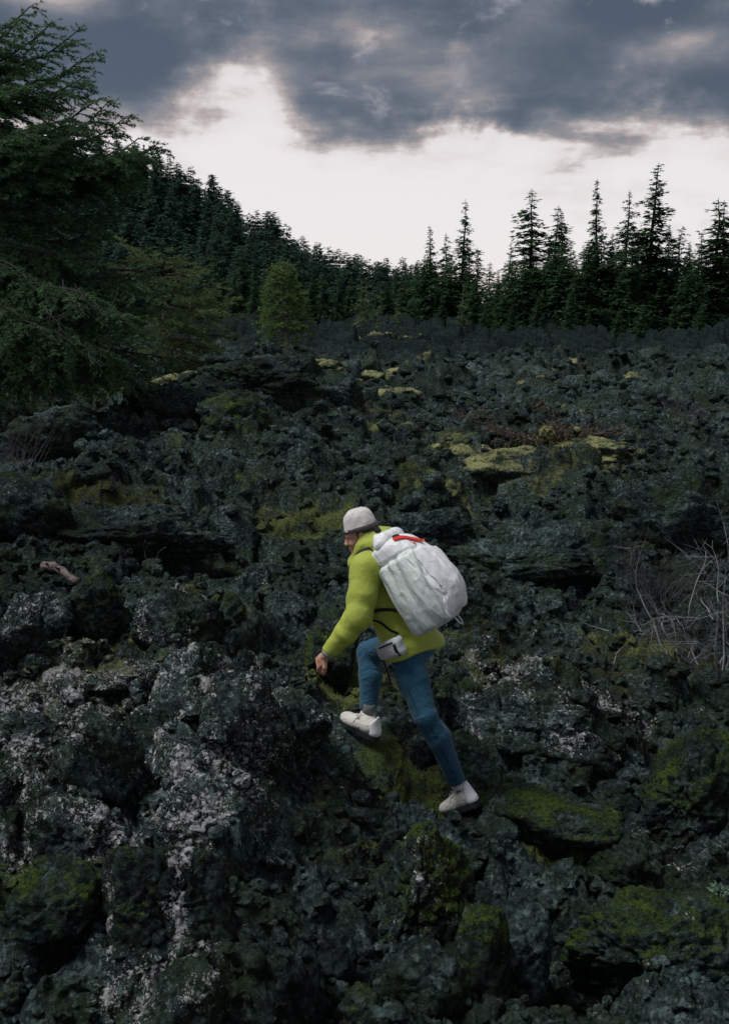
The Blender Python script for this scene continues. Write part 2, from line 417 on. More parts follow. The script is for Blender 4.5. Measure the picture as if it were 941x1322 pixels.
M_NEEDLE = leaf_mat('near_needles', (0.036, 0.098, 0.052), (0.145, 0.255, 0.110), 1.3, .3)
M_OLIVE = leaf_mat('olive_needles', (0.048, 0.088, 0.036), (0.16, 0.22, 0.088), 1.6, .3)
M_CEDAR = leaf_mat('cedar_foliage', (0.070, 0.128, 0.040), (0.21, 0.33, 0.105), 1.5, 0.35)
M_BARK = plain_mat('bark', (0.045, 0.038, 0.034), 0.95, 0.5, 8, 30, 0.02)
M_PALEBARK = plain_mat('pale_bark', (0.17, 0.165, 0.145), 0.95, 0.4, 6, 30, 0.02)
M_DEAD = plain_mat('bleached_wood', (0.23, 0.23, 0.245), 0.9, 0.35, 9, 60, 0.003)
M_GREYTWIG = plain_mat('grey_twig', (0.075, 0.072, 0.078), 0.95, 0.4, 6)
M_BROWN = leaf_mat('dead_needles', (0.045, 0.034, 0.026), (0.155, 0.118, 0.088), 2.0, 0.1)

# ---------------------------------------------------------------- the ground sheet
rng = np.random.RandomState(11)
# moss and lichen patches: photo pixel, half width (m), half depth (m), strength, paleness, brownness
MOSS = [(700,602,1.15,.8,1,.75,0),(770,584,.75,.5,1,1,0),(655,615,.5,.5,1,.8,0),(600,602,.45,.4,1,.9,0),(640,583,.8,.3,.8,1,0),(415,495,.75,.6,1.1,1,0),
 (500,520,.55,.7,1,1,0),(520,495,.9,1.0,1,.7,0),(560,525,.5,.6,.8,.7,0),(232,500,.6,.7,1,.65,0),(300,552,.5,.6,1,.6,0),(320,578,.5,.5,.8,.35,0),(380,668,.45,.5,.9,.2,0),
 (420,670,.4,.4,.8,.1,0),(565,642,.5,.4,.8,.2,0),(690,507,.5,.6,1,.7,0),(815,552,.8,.5,.95,.8,0),(735,550,.5,.4,.7,.7,0),(500,565,.6,.6,.7,.3,0),(560,560,.7,.7,.75,.3,0),
 (120,650,1.6,.35,.8,.1,.6),(20,640,.8,.3,.8,.1,.3),(60,498,.8,.8,.9,.15,0),(100,505,.8,.6,.9,.1,0),(30,520,.5,.5,.7,.2,0),(520,1000,.28,.3,.95,.05,0),(545,1030,.25,.2,.8,.05,0),
 (730,1085,.6,.25,.9,.1,0),(650,1050,.3,.2,.9,.1,0),(830,835,.5,.35,.8,.3,0),(880,850,.5,.3,.8,.25,.2),(800,870,.5,.3,.6,.1,.7),(430,880,.4,.3,.8,.2,0),(270,810,.35,.3,.7,.2,0),
 (610,830,.5,.4,.6,.15,0),(560,900,.3,.3,.6,.1,0),(700,890,.6,.3,.5,.1,0),(900,980,.5,.3,.7,.25,0),(900,1180,.5,.4,.65,.15,0),(640,1230,.3,.3,.7,.15,0),(780,1250,.4,.3,.55,.1,0),
 (60,1150,.35,.25,.8,.05,0),(200,1180,.3,.2,.5,.1,0),(180,830,.6,.5,.55,.3,0),(100,850,.6,.5,.5,.4,0),(450,1090,.25,.2,.6,.1,0),(660,445,5,3,.5,.4,0),(500,442,3,2,.8,.5,0),(480,485,1.0,1.5,.8,.6,0),
 (250,600,.7,.6,.45,.1,0),(450,610,.6,.6,.5,.1,0),(330,640,.5,.5,.5,.1,0),(700,630,1.2,.3,.6,.3,0),(480,540,.6,.6,.5,.5,0),(760,620,.5,.3,.6,.5,0),(470,880,.3,.3,.8,.2,0)]
LICH = [(100,880,1.3,.8,.85),(250,900,.7,.5,.8),(310,960,.45,.45,1.0),(270,1040,.4,.35,.95),(310,1060,.3,.3,.95),(200,1000,.8,.5,.7),(90,1090,.6,.35,.95),(230,1120,.15,.3,1.0),
 (60,980,.6,.5,.85),(160,1240,.12,.3,.9),(230,1290,.25,.3,.9),(390,930,.5,.3,.7),(700,860,1.0,.5,.9),(640,840,.8,.5,.7),(590,830,.5,.5,.6),(850,930,.5,.4,.5),(700,960,.8,.3,.35),
 (450,1000,.5,.5,.4),(420,1180,.5,.5,.35),(230,560,1.2,.8,.4),(400,740,1.2,1.0,.35),(700,690,2.0,1.0,.35),(700,490,2.5,2.5,.6),(300,620,1.5,1.5,.4),(900,1100,.6,.5,.5),(800,1280,.8,.6,.5),(250,840,.8,.4,.5),(20,900,.6,.6,.8)]
_mh = [(*hit(u, v)[:2], a, b, s, p, br) for (u, v, a, b, s, p, br) in MOSS]
_lh = [(*hit(u, v)[:2], a, b, s) for (u, v, a, b, s) in LICH]
def masks(x, y):
    mo = np.zeros(len(x)); pa = np.zeros(len(x)); br = np.zeros(len(x)); li = np.zeros(len(x)); wsum = np.full(len(x), 1e-4)
    for (cx, cy, a, b, s, p, b2) in _mh:
        w = np.exp(-(((x - cx) / a) ** 2 + ((y - cy) / b) ** 2) ** 1.5 * 0.7)
        mo = np.maximum(mo, w * s); pa += w * p; br += w * b2; wsum += w
    for (cx, cy, a, b, s) in _lh:
        li = np.maximum(li, s * np.exp(-(((x - cx) / a) ** 2 + ((y - cy) / b) ** 2)))
    return np.clip(mo, 0.10, 1.0), np.clip(pa / wsum, 0, 1), np.clip(br / wsum, 0, 1), np.clip(li, 0.10, 1)

# where the walker's soles rest: heel and toe of each foot (world), the ground is trodden level there
SOLES = [(at(484, 954, 5.44), at(442, 931, 5.62)), (at(600, 1052, 5.20), at(572, 1055, 5.27))]
def young(x, y): return sstep(y + 2.5 * gn(np.stack([x / 5, y / 5, 0 * x], -1), 88), 17, 62)  # far-field mask: bare of growth, and darkened in colour to stand in for shade
FEET = [((a_ + b_) / 2)[:2] for a_, b_ in SOLES]
def tread(x, y, z):
    for a_, b_ in SOLES:
        ba = (b_ - a_)[:2]; t = ((x - a_[0]) * ba[0] + (y - a_[1]) * ba[1]) / (ba @ ba); tc = np.clip(t, -.4, 1.5)
        d = np.sqrt((x - a_[0] - np.clip(t, 0, 1) * ba[0]) ** 2 + (y - a_[1] - np.clip(t, 0, 1) * ba[1]) ** 2)
        zt = a_[2] + (b_[2] - a_[2]) * tc - 0.016
        front = (y < (a_[1] + b_[1]) / 2); zt = zt - front * np.clip(d - .06, 0, .3) * .5
        w = np.exp(-(d / 0.27) ** 4)
        z = z * (1 - w) + (zt + np.clip(z - zt, -.05, .012)) * w
    return z
MOUNDS = [(*hit(315, 520)[:2], 1.7, .16), (*hit(430, 505)[:2], 1.3, .28), (*hit(330, 705)[:2], 1.1, -.28), (*hit(680, 715)[:2], 1.6, -.3), (*hit(120, 600)[:2], 1.6, .25), (*hit(300, 600)[:2], .9, .28), (*hit(520, 615)[:2], 1.0, .22), (*hit(850, 660)[:2], 1.3, .25),
          (*hit(130, 960)[:2], .6, .10), (*hit(330, 940)[:2], .4, .14), (*hit(600, 1000)[:2], .45, -.12), (*hit(700, 560)[:2], 2.0, .15), (*hit(200, 480)[:2], 2.5, .25)]
def mound(x, y): return sum(h_ * np.exp(-((x - cx) ** 2 + (y - cy) ** 2) / r_ ** 2) for cx, cy, r_, h_ in MOUNDS)
CALM = [(*hit(367, 492)[:2], 2.6, .8), (*at(367, 480, 24)[:2], 2.5, .8)]
def detail(x, y):
    r = np.sqrt(x * x + y * y); z0 = np.zeros_like(x)
    P = np.stack([x, y, z0], -1)
    wx = x + 0.12 * gn(P * 3.1, 3); wy = y + 0.12 * gn(P * 3.1, 4)
    big = sstep(r, 9, 30)
    mid = sstep(r, 6.2, 9)
    h = 0.16 * fbm(P / 1.9, 3, 1) * (0.6 + 0.9 * mid)
    h += mid * (1 - sstep(r, 40, 80)) * 0.42 * (0.35 - np.abs(fbm(P / 3.4 + 3.3, 3, 71))) 
    rid = 1 - np.abs(gn(P / 2.6 + 5, 8)) * 2
    h += big * 0.35 * rid * (0.4 + gn(P / 9.0, 9)) + 0.55 * sstep(r, 35, 70) * fbm(P / 8.0, 3, 21)
    # clinker: angular tilted blocks of four sizes, with deep joints
    near = 1 - sstep(r, 25, 60)
    for (s, amp, sd) in ((0.95, 0.22, 30), (0.50, 0.11, 31), (0.23, 0.050, 32), (0.10, 0.022, 33)):
        f1, f2, q_, ox, oy = worley2(wx / s, wy / s, sd)
        ta = q_ * 57.0; tl = 0.9 * (np.sin(ta) * ox + np.cos(ta) * oy)
        edge = sstep(f2 - f1, 0.0, 0.28)
        h += amp * (edge * (0.15 + 0.85 * np.mod(q_ * 13.7, 1.0) + tl) - 0.45) * (near if s < 0.2 else 1)
    f1, f2, q_, ox, oy = worley2(wx / 2.3, wy / 2.3, 35)
    h += sstep(r, 14, 30) * (0.6 + .5 * sstep(r, 40, 80)) * (sstep(f2 - f1, 0, .25) * (0.1 + q_ + 0.8 * (np.sin(q_ * 40) * ox + np.cos(q_ * 40) * oy)) - 0.4)
    h += 0.035 * (0.5 - np.abs(fbm(P * 5.0, 3, 44))) * near
    h += 0.035 * fbm(P * 9.0, 4, 41, 0.6) * near
    for (cx, cy, cr, cf) in CALM: h = h * (1 - cf * np.exp(-(((x - cx) ** 2 + (y - cy) ** 2) / cr ** 2) ** 2))
    h = h * (1 - 0.15 * sstep(r, 32, 70)) + sstep(r, 50, 85) * 2.2 * fbm(P / 16.0, 3, 77)
    return h + mound(x, y), wx, wy

def build_ground():
    ang = np.concatenate([np.linspace(-180, -60, 22)[:-1], np.linspace(-60, -24.5, 40)[:-1], np.linspace(-24.5, 24.5, 600)[:-1], np.linspace(24.5, 60, 40)[:-1], np.linspace(60, 180, 22)[:-1]])
    rr = np.concatenate([[0.4, 0.8, 1.3, 1.8, 2.2], np.exp(np.linspace(math.log(2.4), math.log(60), 640)), np.exp(np.linspace(math.log(60.8), math.log(170), 90)), [200, 260, 400, 700, 1500, 3500]])
    na, nr = len(ang), len(rr)
    A, R = np.meshgrid(np.radians(ang), rr)
    x = (R * np.sin(A)).ravel(); y = (R * np.cos(A)).ravel()
    h, wx, wy = detail(x, y); r = R.ravel()
    mo, pa, br, li = masks(x, y)
    calm = np.ones(len(x))
    for (fx, fy) in FEET: calm *= 1 - 0.85 * np.exp(-((x - fx) ** 2 + (y - fy) ** 2) / 0.2 ** 2)
    soft = 1 - 0.55 * sstep(mo * (0.5 + 0.5 * pa), 0.35, 0.8)          # moss cushions smooth the clinker over
    z = tread(x, y, hmac(x, y) + h * calm * soft * (1 - sstep(r, 150, 200)))
    # push lumps sideways so that crevices undercut instead of draping
    P = np.stack([x, y, z], -1)
    k = 0.05 * calm * sstep(r, 2.5, 4)
    x2 = x + k * gn(P * 4.2, 61) + 0.025 * k / 0.05 * gn(P * 13, 63); y2 = y + k * gn(P * 4.2, 62) + 0.025 * k / 0.05 * gn(P * 13, 64)
    V = np.stack([x2, y2, z], -1)
    i = np.arange(nr - 1)[:, None] * na; j = np.arange(na)[None]; j2 = (j + 1) % na
    Q = np.stack([i + j, i + na + j, i + na + j2, i + j2], -1).reshape(-1, 4)[:, ::-1]
    V = np.concatenate([V, [[0, 0, hmac(0, 0)[0]]]])
    T = np.stack([np.full(na, len(V) - 1), (np.arange(na) + 1) % na, np.arange(na)], -1)[:, ::-1]
    ext = lambda a: np.append(a, a[0])
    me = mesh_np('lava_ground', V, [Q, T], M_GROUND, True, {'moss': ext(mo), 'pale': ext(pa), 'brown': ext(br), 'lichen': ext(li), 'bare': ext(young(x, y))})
    return tag(obj('lava_ground', me), kind='structure')
build_ground()
GSCALE = 1.0
def gz(x, y):
    """terrain height with its lumps"""
    x = np.atleast_1d(np.asarray(x, float)); y = np.atleast_1d(np.asarray(y, float))
    return tread(x, y, hmac(x, y) + detail(x, y)[0])

# ---------------------------------------------------------------- lava rocks
def ico(sub):
    bm = bmesh.new(); bmesh.ops.create_icosphere(bm, subdivisions=sub, radius=1.0)
    V = np.array([v.co for v in bm.verts]); F = np.array([[l.index for l in f.verts] for f in bm.faces]); bm.free()
    return V, F
ICO = {s: ico(s) for s in (2, 3, 4, 5, 6)}
def rock_shape(sub, seed, planes=9, rough=0.16, sharp=18.0, fine=0.085, cuts=None):
    """convex block cut by random planes, broken up by noise; fits about -1..1"""
    D, F = ICO[sub]; rs = np.random.RandomState(seed)
    N = rs.normal(size=(planes, 3)); N[:, 2] *= 0.9; N /= np.linalg.norm(N, axis=1)[:, None]
    d = rs.uniform(0.55, 0.95, planes)
    if cuts is not None:
        cn = np.array(cuts, float); d = np.maximum(d, .88); N = np.concatenate([N, cn[:, :3] / np.linalg.norm(cn[:, :3], axis=1)[:, None]]); d = np.concatenate([d, cn[:, 3]])
    dots = D @ N.T
    r = np.where(dots > 0.08, d[None] / np.maximum(dots, 0.08), 9.0)
    r = np.concatenate([r, np.full((len(D), 1), 1.12)], 1)
    r = -np.log(np.exp(-sharp * r).sum(1)) / sharp
    V = D * r[:, None]
    o = rs.uniform(-50, 50, 3)
    V = V + D * (rough * fbm(V * 1.7 + o, 3, seed))[:, None]
    if sub >= 4:
        V = V + D * (fine * fbm(V * 6.5 + o, 4, seed + 7, 0.6))[:, None]
        rd = np.abs(gn(V * 3.3 + o, seed + 9)); V = V - D * (0.085 * (1 - sstep(rd, 0.0, 0.12)))[:, None]
    return V, F

ROCKGROUP = 'loose lava rocks of the flow'
def hero(u, v, w, h, depth=0.8, seed=1, mat=None, label='', sink=0.28, rz=0.0, tilt=(0, 0), planes=9, sub=5, rough=0.16, name='boulder', cat='boulder', Y=None, group=None, cuts=None, streak=None):
    """a boulder whose foot the photo shows at (u, v), w and h in photo pixels"""
    p = hit(u, v) if Y is None else at(u, v, Y)
    s = p[1] / FPX / math.cos(PITCH)
    W, H = w * s / 2 / 0.92, h * s / (1.75 - sink) / 0.9
    V, F = rock_shape(sub, seed, planes, rough, 26.0, 0.055 if cuts else 0.07, cuts)
    att = None
    if streak:
        nz_ = np.clip(.75 + 1.3 * gn(V * 2.3, seed), .2, 1.2); li = nz_ * sum(s_ * np.exp(-((V[:, 0] - x_) / w_) ** 2) for x_, w_, s_ in streak); att = {'lichen': np.clip(li, .15, 1), 'moss': np.full(len(V), .35), 'pale': np.zeros(len(V)), 'brown': np.zeros(len(V)), 'bare': np.zeros(len(V))}
    a, b = tilt
    Rx = np.array([[1, 0, 0], [0, math.cos(a), -math.sin(a)], [0, math.sin(a), math.cos(a)]])
    Ry = np.array([[math.cos(b), 0, math.sin(b)], [0, 1, 0], [-math.sin(b), 0, math.cos(b)]])
    V = V @ Rx.T @ Ry.T
    V = V * np.array([W, W * depth, H])
    o = obj(name, mesh_np(name, V, F, mat or M_ROCK, True, att))
    o.rotation_euler = (0, 0, rz)
    o.location = (p[0], p[1] + W * depth * 0.55, p[2] + float(mound(p[0], p[1])) + H * (1 - sink) * 0.55)
    return tag(o, label, cat, group)

HEROES = [
 dict(u=245,v=935,w=105,h=88,seed=301,mat=M_ROCKLL,label='grey angular boulder crusted with white lichen on its left facet, upper left slope',planes=5,rough=.05,cuts=[(-.6,-.5,.6,.42),(.7,-.6,.3,.5),(.1,.7,.7,.6)]),
 dict(u=228,v=838,w=105,h=72,seed=12,mat=M_ROCKL,label='dark rounded boulder with white lichen tufts on top, beside a small fern',planes=8),
 dict(u=120,v=818,w=95,h=72,seed=23,mat=M_ROCKM,label='round dark boulder with a dab of yellow moss, beside the fallen log',planes=10),
 dict(u=115,v=1035,w=112,h=88,seed=34,mat=M_ROCKL,label='dark hump-shaped boulder with lichen along its left rim',planes=9),
 dict(u=205,v=1245,w=190,h=175,seed=45,mat=M_GROUND,streak=[(.26,.22,.95),(-.72,.2,.85),(.75,.2,.5)],cuts=[(-.9,-.3,.1,.72),(-.1,-.9,.35,.55),(.6,-.4,.6,.6),(0,.3,.95,.75)],depth=.65,label='large foreground block with a white lichen streak down its front',planes=5,rough=.06,sub=6,sink=.2),
 dict(u=542,v=1215,w=150,h=158,seed=56,mat=M_ROCKW,cuts=[(-.78,-.3,.5,.46),(.62,-.5,.5,.52),(.2,-.95,.12,.62),(0,.8,.5,.6),(.05,-.2,1,.80)],depth=.9,label='pointed wedge of rock with a mossy left face, below the walker',planes=4,rough=.10,sink=.22,sub=6),
 dict(u=672,v=1275,w=105,h=118,seed=67,mat=M_ROCKB,label='bare blocky rock with a smooth grey top in the lower foreground',planes=4,rough=.04,sink=.2,cuts=[(.1,-.4,.93,.5),(0,-.97,.1,.6),(.9,-.3,.1,.72),(-.85,-.4,.2,.7)]),
 dict(u=625,v=1290,w=70,h=130,seed=68,mat=M_ROCKM,label='narrow mossy rock leaning against the bare block',planes=8),
 dict(u=690,v=1005,w=255,h=140,seed=78,mat=M_ROCKL,depth=.5,label='long dark overhanging ledge behind the walker',planes=10,name='lava_ledge',cat='rock ledge',sink=.15,sub=6,rough=.2),
 dict(u=905,v=1085,w=150,h=135,seed=89,mat=M_ROCKM,label='big square block with a green mossy top at the right edge',planes=7,sink=.15,sub=6),
 dict(u=715,v=1105,w=200,h=72,seed=91,mat=M_ROCKM,depth=.55,label='low moss covered slab right of the rear shoe',planes=8,rough=.1,sink=.3,rz=-.35),
 dict(u=425,v=868,w=80,h=62,seed=104,mat=M_ROCKM,label='mossy rock just behind the walker\'s hand',planes=7),
 dict(u=375,v=985,w=120,h=75,seed=113,mat=M_ROCKL,label='lichen speckled rock mass left of the front shoe',planes=9,sink=.3),
 dict(u=70,v=1205,w=125,h=75,seed=124,mat=M_ROCKM,label='slanting mossy slab at the lower left edge',planes=7,rz=.4,sink=.3),
 dict(u=850,v=1275,w=240,h=115,seed=135,mat=M_ROCKM,depth=.6,label='broad rough outcrop at the lower right',planes=11,sink=.25,sub=6),
 dict(u=600,v=1118,w=62,h=26,seed=146,mat=M_ROCKB,label='flat bare dark slab above the bare block',planes=6,rough=.05,sink=.35,sub=4),
 dict(u=640,v=1085,w=75,h=30,seed=147,mat=M_ROCKB,label='flat dark stone under the mossy slab',planes=6,rough=.06,sink=.35,sub=4),
 dict(u=120,v=735,w=280,h=78,seed=157,mat=M_ROCKD,depth=.45,label='dark blue-grey ledge under a brown mossy rim on the left',planes=10,name='lava_ledge',cat='rock ledge',sink=.15,sub=6,rough=.2),
 dict(u=10,v=700,w=120,h=80,seed=158,mat=M_ROCKD,depth=.6,label='pale teal-grey block at the left edge under the mossy rim',planes=7,sink=.15),
 dict(u=700,v=735,w=260,h=90,seed=168,mat=M_ROCK,depth=.5,label='rough wall of lava with a dark hollow, below the moss shelf',planes=12,name='lava_ledge',cat='rock ledge',sink=.15,sub=6,rough=.22),
 dict(u=900,v=725,w=180,h=105,seed=169,mat=M_ROCK,depth=.5,label='craggy lava wall behind the dead shrub',planes=12,name='lava_ledge',cat='rock ledge',sink=.15,sub=6,rough=.22),
 dict(u=540,v=690,w=170,h=60,seed=170,mat=M_ROCK,depth=.5,label='low broken ledge right of the knitted cap',planes=11,name='lava_ledge',cat='rock ledge',sink=.2,rough=.2),
 dict(u=700,v=622,w=190,h=38,seed=179,mat=M_ROCKP,depth=.5,label='flat shelf of rock carpeted in yellow-green moss',planes=11,sink=.5,rough=.2),
 dict(u=770,v=604,w=110,h=24,seed=181,mat=M_ROCKP,depth=.6,label='right-hand mossy slab continuing the moss shelf',planes=11,sink=.5,rough=.2),
 dict(u=418,v=503,w=60,h=17,seed=182,mat=M_ROCKP,depth=1.2,label='bright yellow-green moss hummock right of the small solitary tree',planes=10,sink=.45,sub=4,rough=.12),
 dict(u=505,v=527,w=66,h=15,seed=183,mat=M_ROCKP,depth=1.2,label='low pale moss hummock upslope of the knitted cap',planes=10,sink=.45,sub=4,rough=.12),
 dict(u=530,v=502,w=40,h=12,seed=184,mat=M_ROCKP,depth=1.2,label='narrow moss strip right of the olive boulder',planes=10,sink=.45,sub=4,rough=.12),
 dict(u=690,v=512,w=36,h=9,seed=185,mat=M_ROCKP,depth=1.2,label='tiny moss strip below the distant rock row',planes=10,sink=.45,sub=4,rough=.12),
 dict(u=818,v=558,w=66,h=11,seed=186,mat=M_ROCKP,depth=1.2,label='thin moss strip right of the dead bough',planes=10,sink=.45,sub=4,rough=.12),
 dict(u=232,v=512,w=70,h=28,seed=187,mat=M_ROCKP,depth=1.0,label='ochre-green moss hummock at the foot of the spreading pine',planes=10,sink=.4,sub=4,rough=.14),
 dict(u=600,v=615,w=62,h=28,seed=180,mat=M_ROCKP,label='small pale mossy hummock left of the moss shelf',sub=4),
 dict(u=300,v=590,w=95,h=48,seed=191,mat=M_ROCKM,label='moss topped crag in the middle of the left slope',planes=9),
 dict(u=330,v=525,w=150,h=52,seed=202,mat=M_ROCKD,depth=.6,label='dark craggy knoll in front of the small tree',planes=12,rough=.22,sub=6),
 dict(u=220,v=545,w=110,h=42,seed=203,mat=M_ROCKD,depth=.6,label='dark rounded crag under the large fir',planes=10,rough=.2),
 dict(u=415,v=535,w=100,h=42,seed=204,mat=M_ROCK,depth=.6,label='crag below the pale moss patch, right of the knoll',planes=10,rough=.2),
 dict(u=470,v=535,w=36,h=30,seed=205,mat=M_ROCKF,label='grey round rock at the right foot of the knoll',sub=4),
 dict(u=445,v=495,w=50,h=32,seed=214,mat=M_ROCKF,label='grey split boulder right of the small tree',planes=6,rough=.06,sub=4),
 dict(u=470,v=496,w=40,h=34,seed=215,mat=M_ROCKM,label='brown-green half of the split boulder',planes=6,rough=.06,sub=4),
 dict(u=512,v=499,w=44,h=22,seed=216,mat=M_ROCKP,label='smooth boulder wholly covered in olive moss',planes=6,rough=.05,sub=4),
 dict(u=482,v=500,w=36,h=20,seed=217,mat=M_ROCKP,label='small mossy boulder left of the olive one',planes=6,rough=.05,sub=4),
 dict(u=70,v=590,w=130,h=50,seed=225,mat=M_ROCK,label='broad crag at the left edge under dead twigs',planes=11,rough=.2),
 dict(u=60,v=820,w=70,h=55,seed=226,mat=M_ROCKL,label='lichen spotted rock left of the round boulder',planes=9),
 dict(u=20,v=860,w=70,h=80,seed=227,mat=M_ROCKL,label='rough rock at the left edge above the lichen slope',planes=9),
 dict(u=440,v=1255,w=56,h=48,seed=236,mat=M_ROCKB,label='small pointed stone with a white lichen tip, bottom centre',planes=6,sub=4),
 dict(u=462,v=1330,w=60,h=60,seed=237,mat=M_ROCKM,label='rounded stone cut by the bottom edge',planes=7,sub=4),
 dict(u=320,v=1000,w=110,h=120,seed=247,mat=M_ROCKLL,label='steep rock mass streaked with white lichen, left centre',planes=10,sink=.4),
 dict(u=255,v=1090,w=95,h=55,seed=248,mat=M_ROCKLL,label='white crusted rock above the large foreground block',planes=9,sink=.4),
 dict(u=90,v=1110,w=110,h=62,seed=249,mat=M_ROCKLL,label='low rock sprinkled white with lichen, lower left',planes=9,sink=.4),
 dict(u=230,v=1330,w=110,h=80,seed=250,mat=M_ROCKL,label='lichen dotted rock at the bottom edge, left of centre',planes=9,sink=.35),
 dict(u=540,v=1310,w=120,h=85,seed=251,mat=M_ROCKD,label='dark broken rock at the foot of the wedge',planes=9,sink=.3),
 dict(u=800,v=1150,w=110,h=60,seed=252,mat=M_ROCK,label='dark jagged rock between the mossy slab and the right outcrop',planes=10,sink=.3),
 dict(u=590,v=800,w=100,h=60,seed=253,mat=M_ROCK,label='rubbly rock half hidden behind the backpack',planes=10,sink=.4),
 dict(u=330,v=760,w=60,h=36,seed=254,mat=M_ROCKL,label='grey rock with a pale top on the dark path',planes=9,sub=4),
 dict(u=570,v=660,w=70,h=36,seed=255,mat=M_ROCKM,label='squat mossy rock above the backpack',planes=9,sub=4),
]
for h_ in HEROES: hero(**h_)
_rowrocks = [(612,499,30,26,'pale grey rock at the left end of the distant rock row'),(648,500,34,22,'low grey rock second in the distant rock row'),(665,494,26,22,'moss capped rock in the distant rock row'),
 (690,500,40,26,'wide grey rock in the middle of the distant rock row'),(705,493,30,24,'upright mossy rock in the distant rock row'),(735,496,46,28,'brown-green domed rock in the distant rock row'),
 (745,508,34,22,'whitish rock right of the domed rock'),(780,508,40,24,'ragged pale rock right of centre in the distance'),(820,505,34,22,'pale rock near the right end of the distant row'),(580,487,30,18,'grey rock beside the bare purple twigs')]
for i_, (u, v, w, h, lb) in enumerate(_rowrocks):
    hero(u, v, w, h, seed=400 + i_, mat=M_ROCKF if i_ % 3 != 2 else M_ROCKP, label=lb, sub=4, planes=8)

PROTO = []
for k in range(14):
    V, F = rock_shape(4, 900 + k * 13, 8 + k % 5, 0.24, 22.0, 0.13)
    PROTO.append((V, F))
def zone(u, v, y):
    if y > 20: return 'far dark rock standing out of the distant lava field', 'rocks on the far lava field'
    if y > 9.5: return ('dark rough rock on the slope left of the moss shelf' if u < 560 else 'dark rough rock on the ground around the moss shelf'), ('rocks on the left back slope' if u < 560 else 'rocks around the moss shelf')
    if u < 420 and v < 830: return 'dark rough rock beside the shaded path on the left', 'rocks along the shaded path'
    if u < 420: return 'rough rock in the lichen speckled slope left of the walker', 'rocks of the lichen slope'
    if v < 900: return 'dark rough rock in the rubble behind the walker', 'rocks behind the walker'
    return 'dark rough rock in the foreground below the walker', 'rocks below the walker'
import re
def short(lb):
    s_ = re.split(r',| with | crusted| covered| in | on | at | of | under| below| right | left | behind| beside| between| cut | above| streaked| leaning| carpeted| wholly| half | dotted| sprinkled| continuing| speckled rock mass', lb)[0].strip()
    return s_
def rock_label(u, v, px, mat):
    look = {'lava_rock_plain': 'dark rough', 'lava_rock_dark': 'blackish', 'lava_rock_lichen': 'lichen flecked', 'lava_rock_crusted': 'white crusted', 'lava_rock_mossy': 'green mossy', 'lava_rock_pale_moss': 'pale mossy', 'lava_rock_far': 'pale grey'}[mat]
    size = 'small' if px < 20 else 'mid-sized' if px < 29 else 'large'
    b = min(HEROES, key=lambda h_: (h_['u'] - u) ** 2 + (h_['v'] - h_['h'] / 2 - v) ** 2)
    du, dv = u - b['u'], v - (b['v'] - b['h'] / 2); far_ = 'just ' if abs(du) + abs(dv) < 70 else 'well '
    where = ('right of' if du > 0 else 'left of') if abs(du) > abs(dv) else ('below' if dv > 0 else 'above')
    return ' '.join(f"{size} {look} rock {far_}{where} the {short(b['label'])}".split()[:16])
_pm = {}
def scatter_rocks(n=235):
    rs = np.random.RandomState(77); placed = []
    tries = 0
    while len(placed) < n and tries < 6000:
        tries += 1
        u = rs.uniform(-25, 965); v = 452 + (1322 - 452) * rs.uniform(0, 1) ** 0.9
        p = hit(u, v)
        if p[1] > 70: continue
        px = rs.uniform(17, 30) * (1.0 + 0.9 * (rs.rand() ** 4)) * (0.75 + 0.6 * (v - 452) / 870)
        if any((u - a) ** 2 + ((v - b) * 1.5) ** 2 < (0.8 * (px + c)) ** 2 * 0.5 for a, b, c in placed): continue
        if any((p[0] - f[0]) ** 2 + (p[1] + .08 - f[1]) ** 2 < 0.42 ** 2 for f in FEET): continue
        placed.append((u, v, px))
        li = masks(p[:1], p[1:2]); mo, pa, lc = li[0][0], li[1][0], li[3][0]
        mat = M_ROCK
        if mo > .55 and pa > .5 and p[1] < 24: placed.pop(); continue
        if mo > .55: mat = M_ROCKM
        elif lc > .6: mat = M_ROCKLL if rs.rand() < .4 else M_ROCKL
        elif rs.rand() < .2: mat = M_ROCKD
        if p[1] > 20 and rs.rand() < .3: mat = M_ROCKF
        k = rs.randint(len(PROTO)); key = (k, mat.name)
        if key not in _pm: _pm[key] = mesh_np('lava_rock', *PROTO[k], mat, True)
        o = obj('lava_rock', _pm[key])
        s = px * p[1] / FPX / 2
        o.scale = (s * rs.uniform(.85, 1.3), s * rs.uniform(.8, 1.2), s * rs.uniform(.55, 1.0))
        o.rotation_euler = (rs.uniform(-.4, .4), rs.uniform(-.4, .4), rs.uniform(0, 6.28))
        o.location = (p[0], p[1], gz(p[0], p[1])[0] + o.scale[2] * rs.uniform(-0.15, 0.35))
        lb, gr = zone(u, v, p[1])
        tag(o, rock_label(u, v, px, mat.name), 'rock', 'loose rocks of the lava flow')
scatter_rocks()

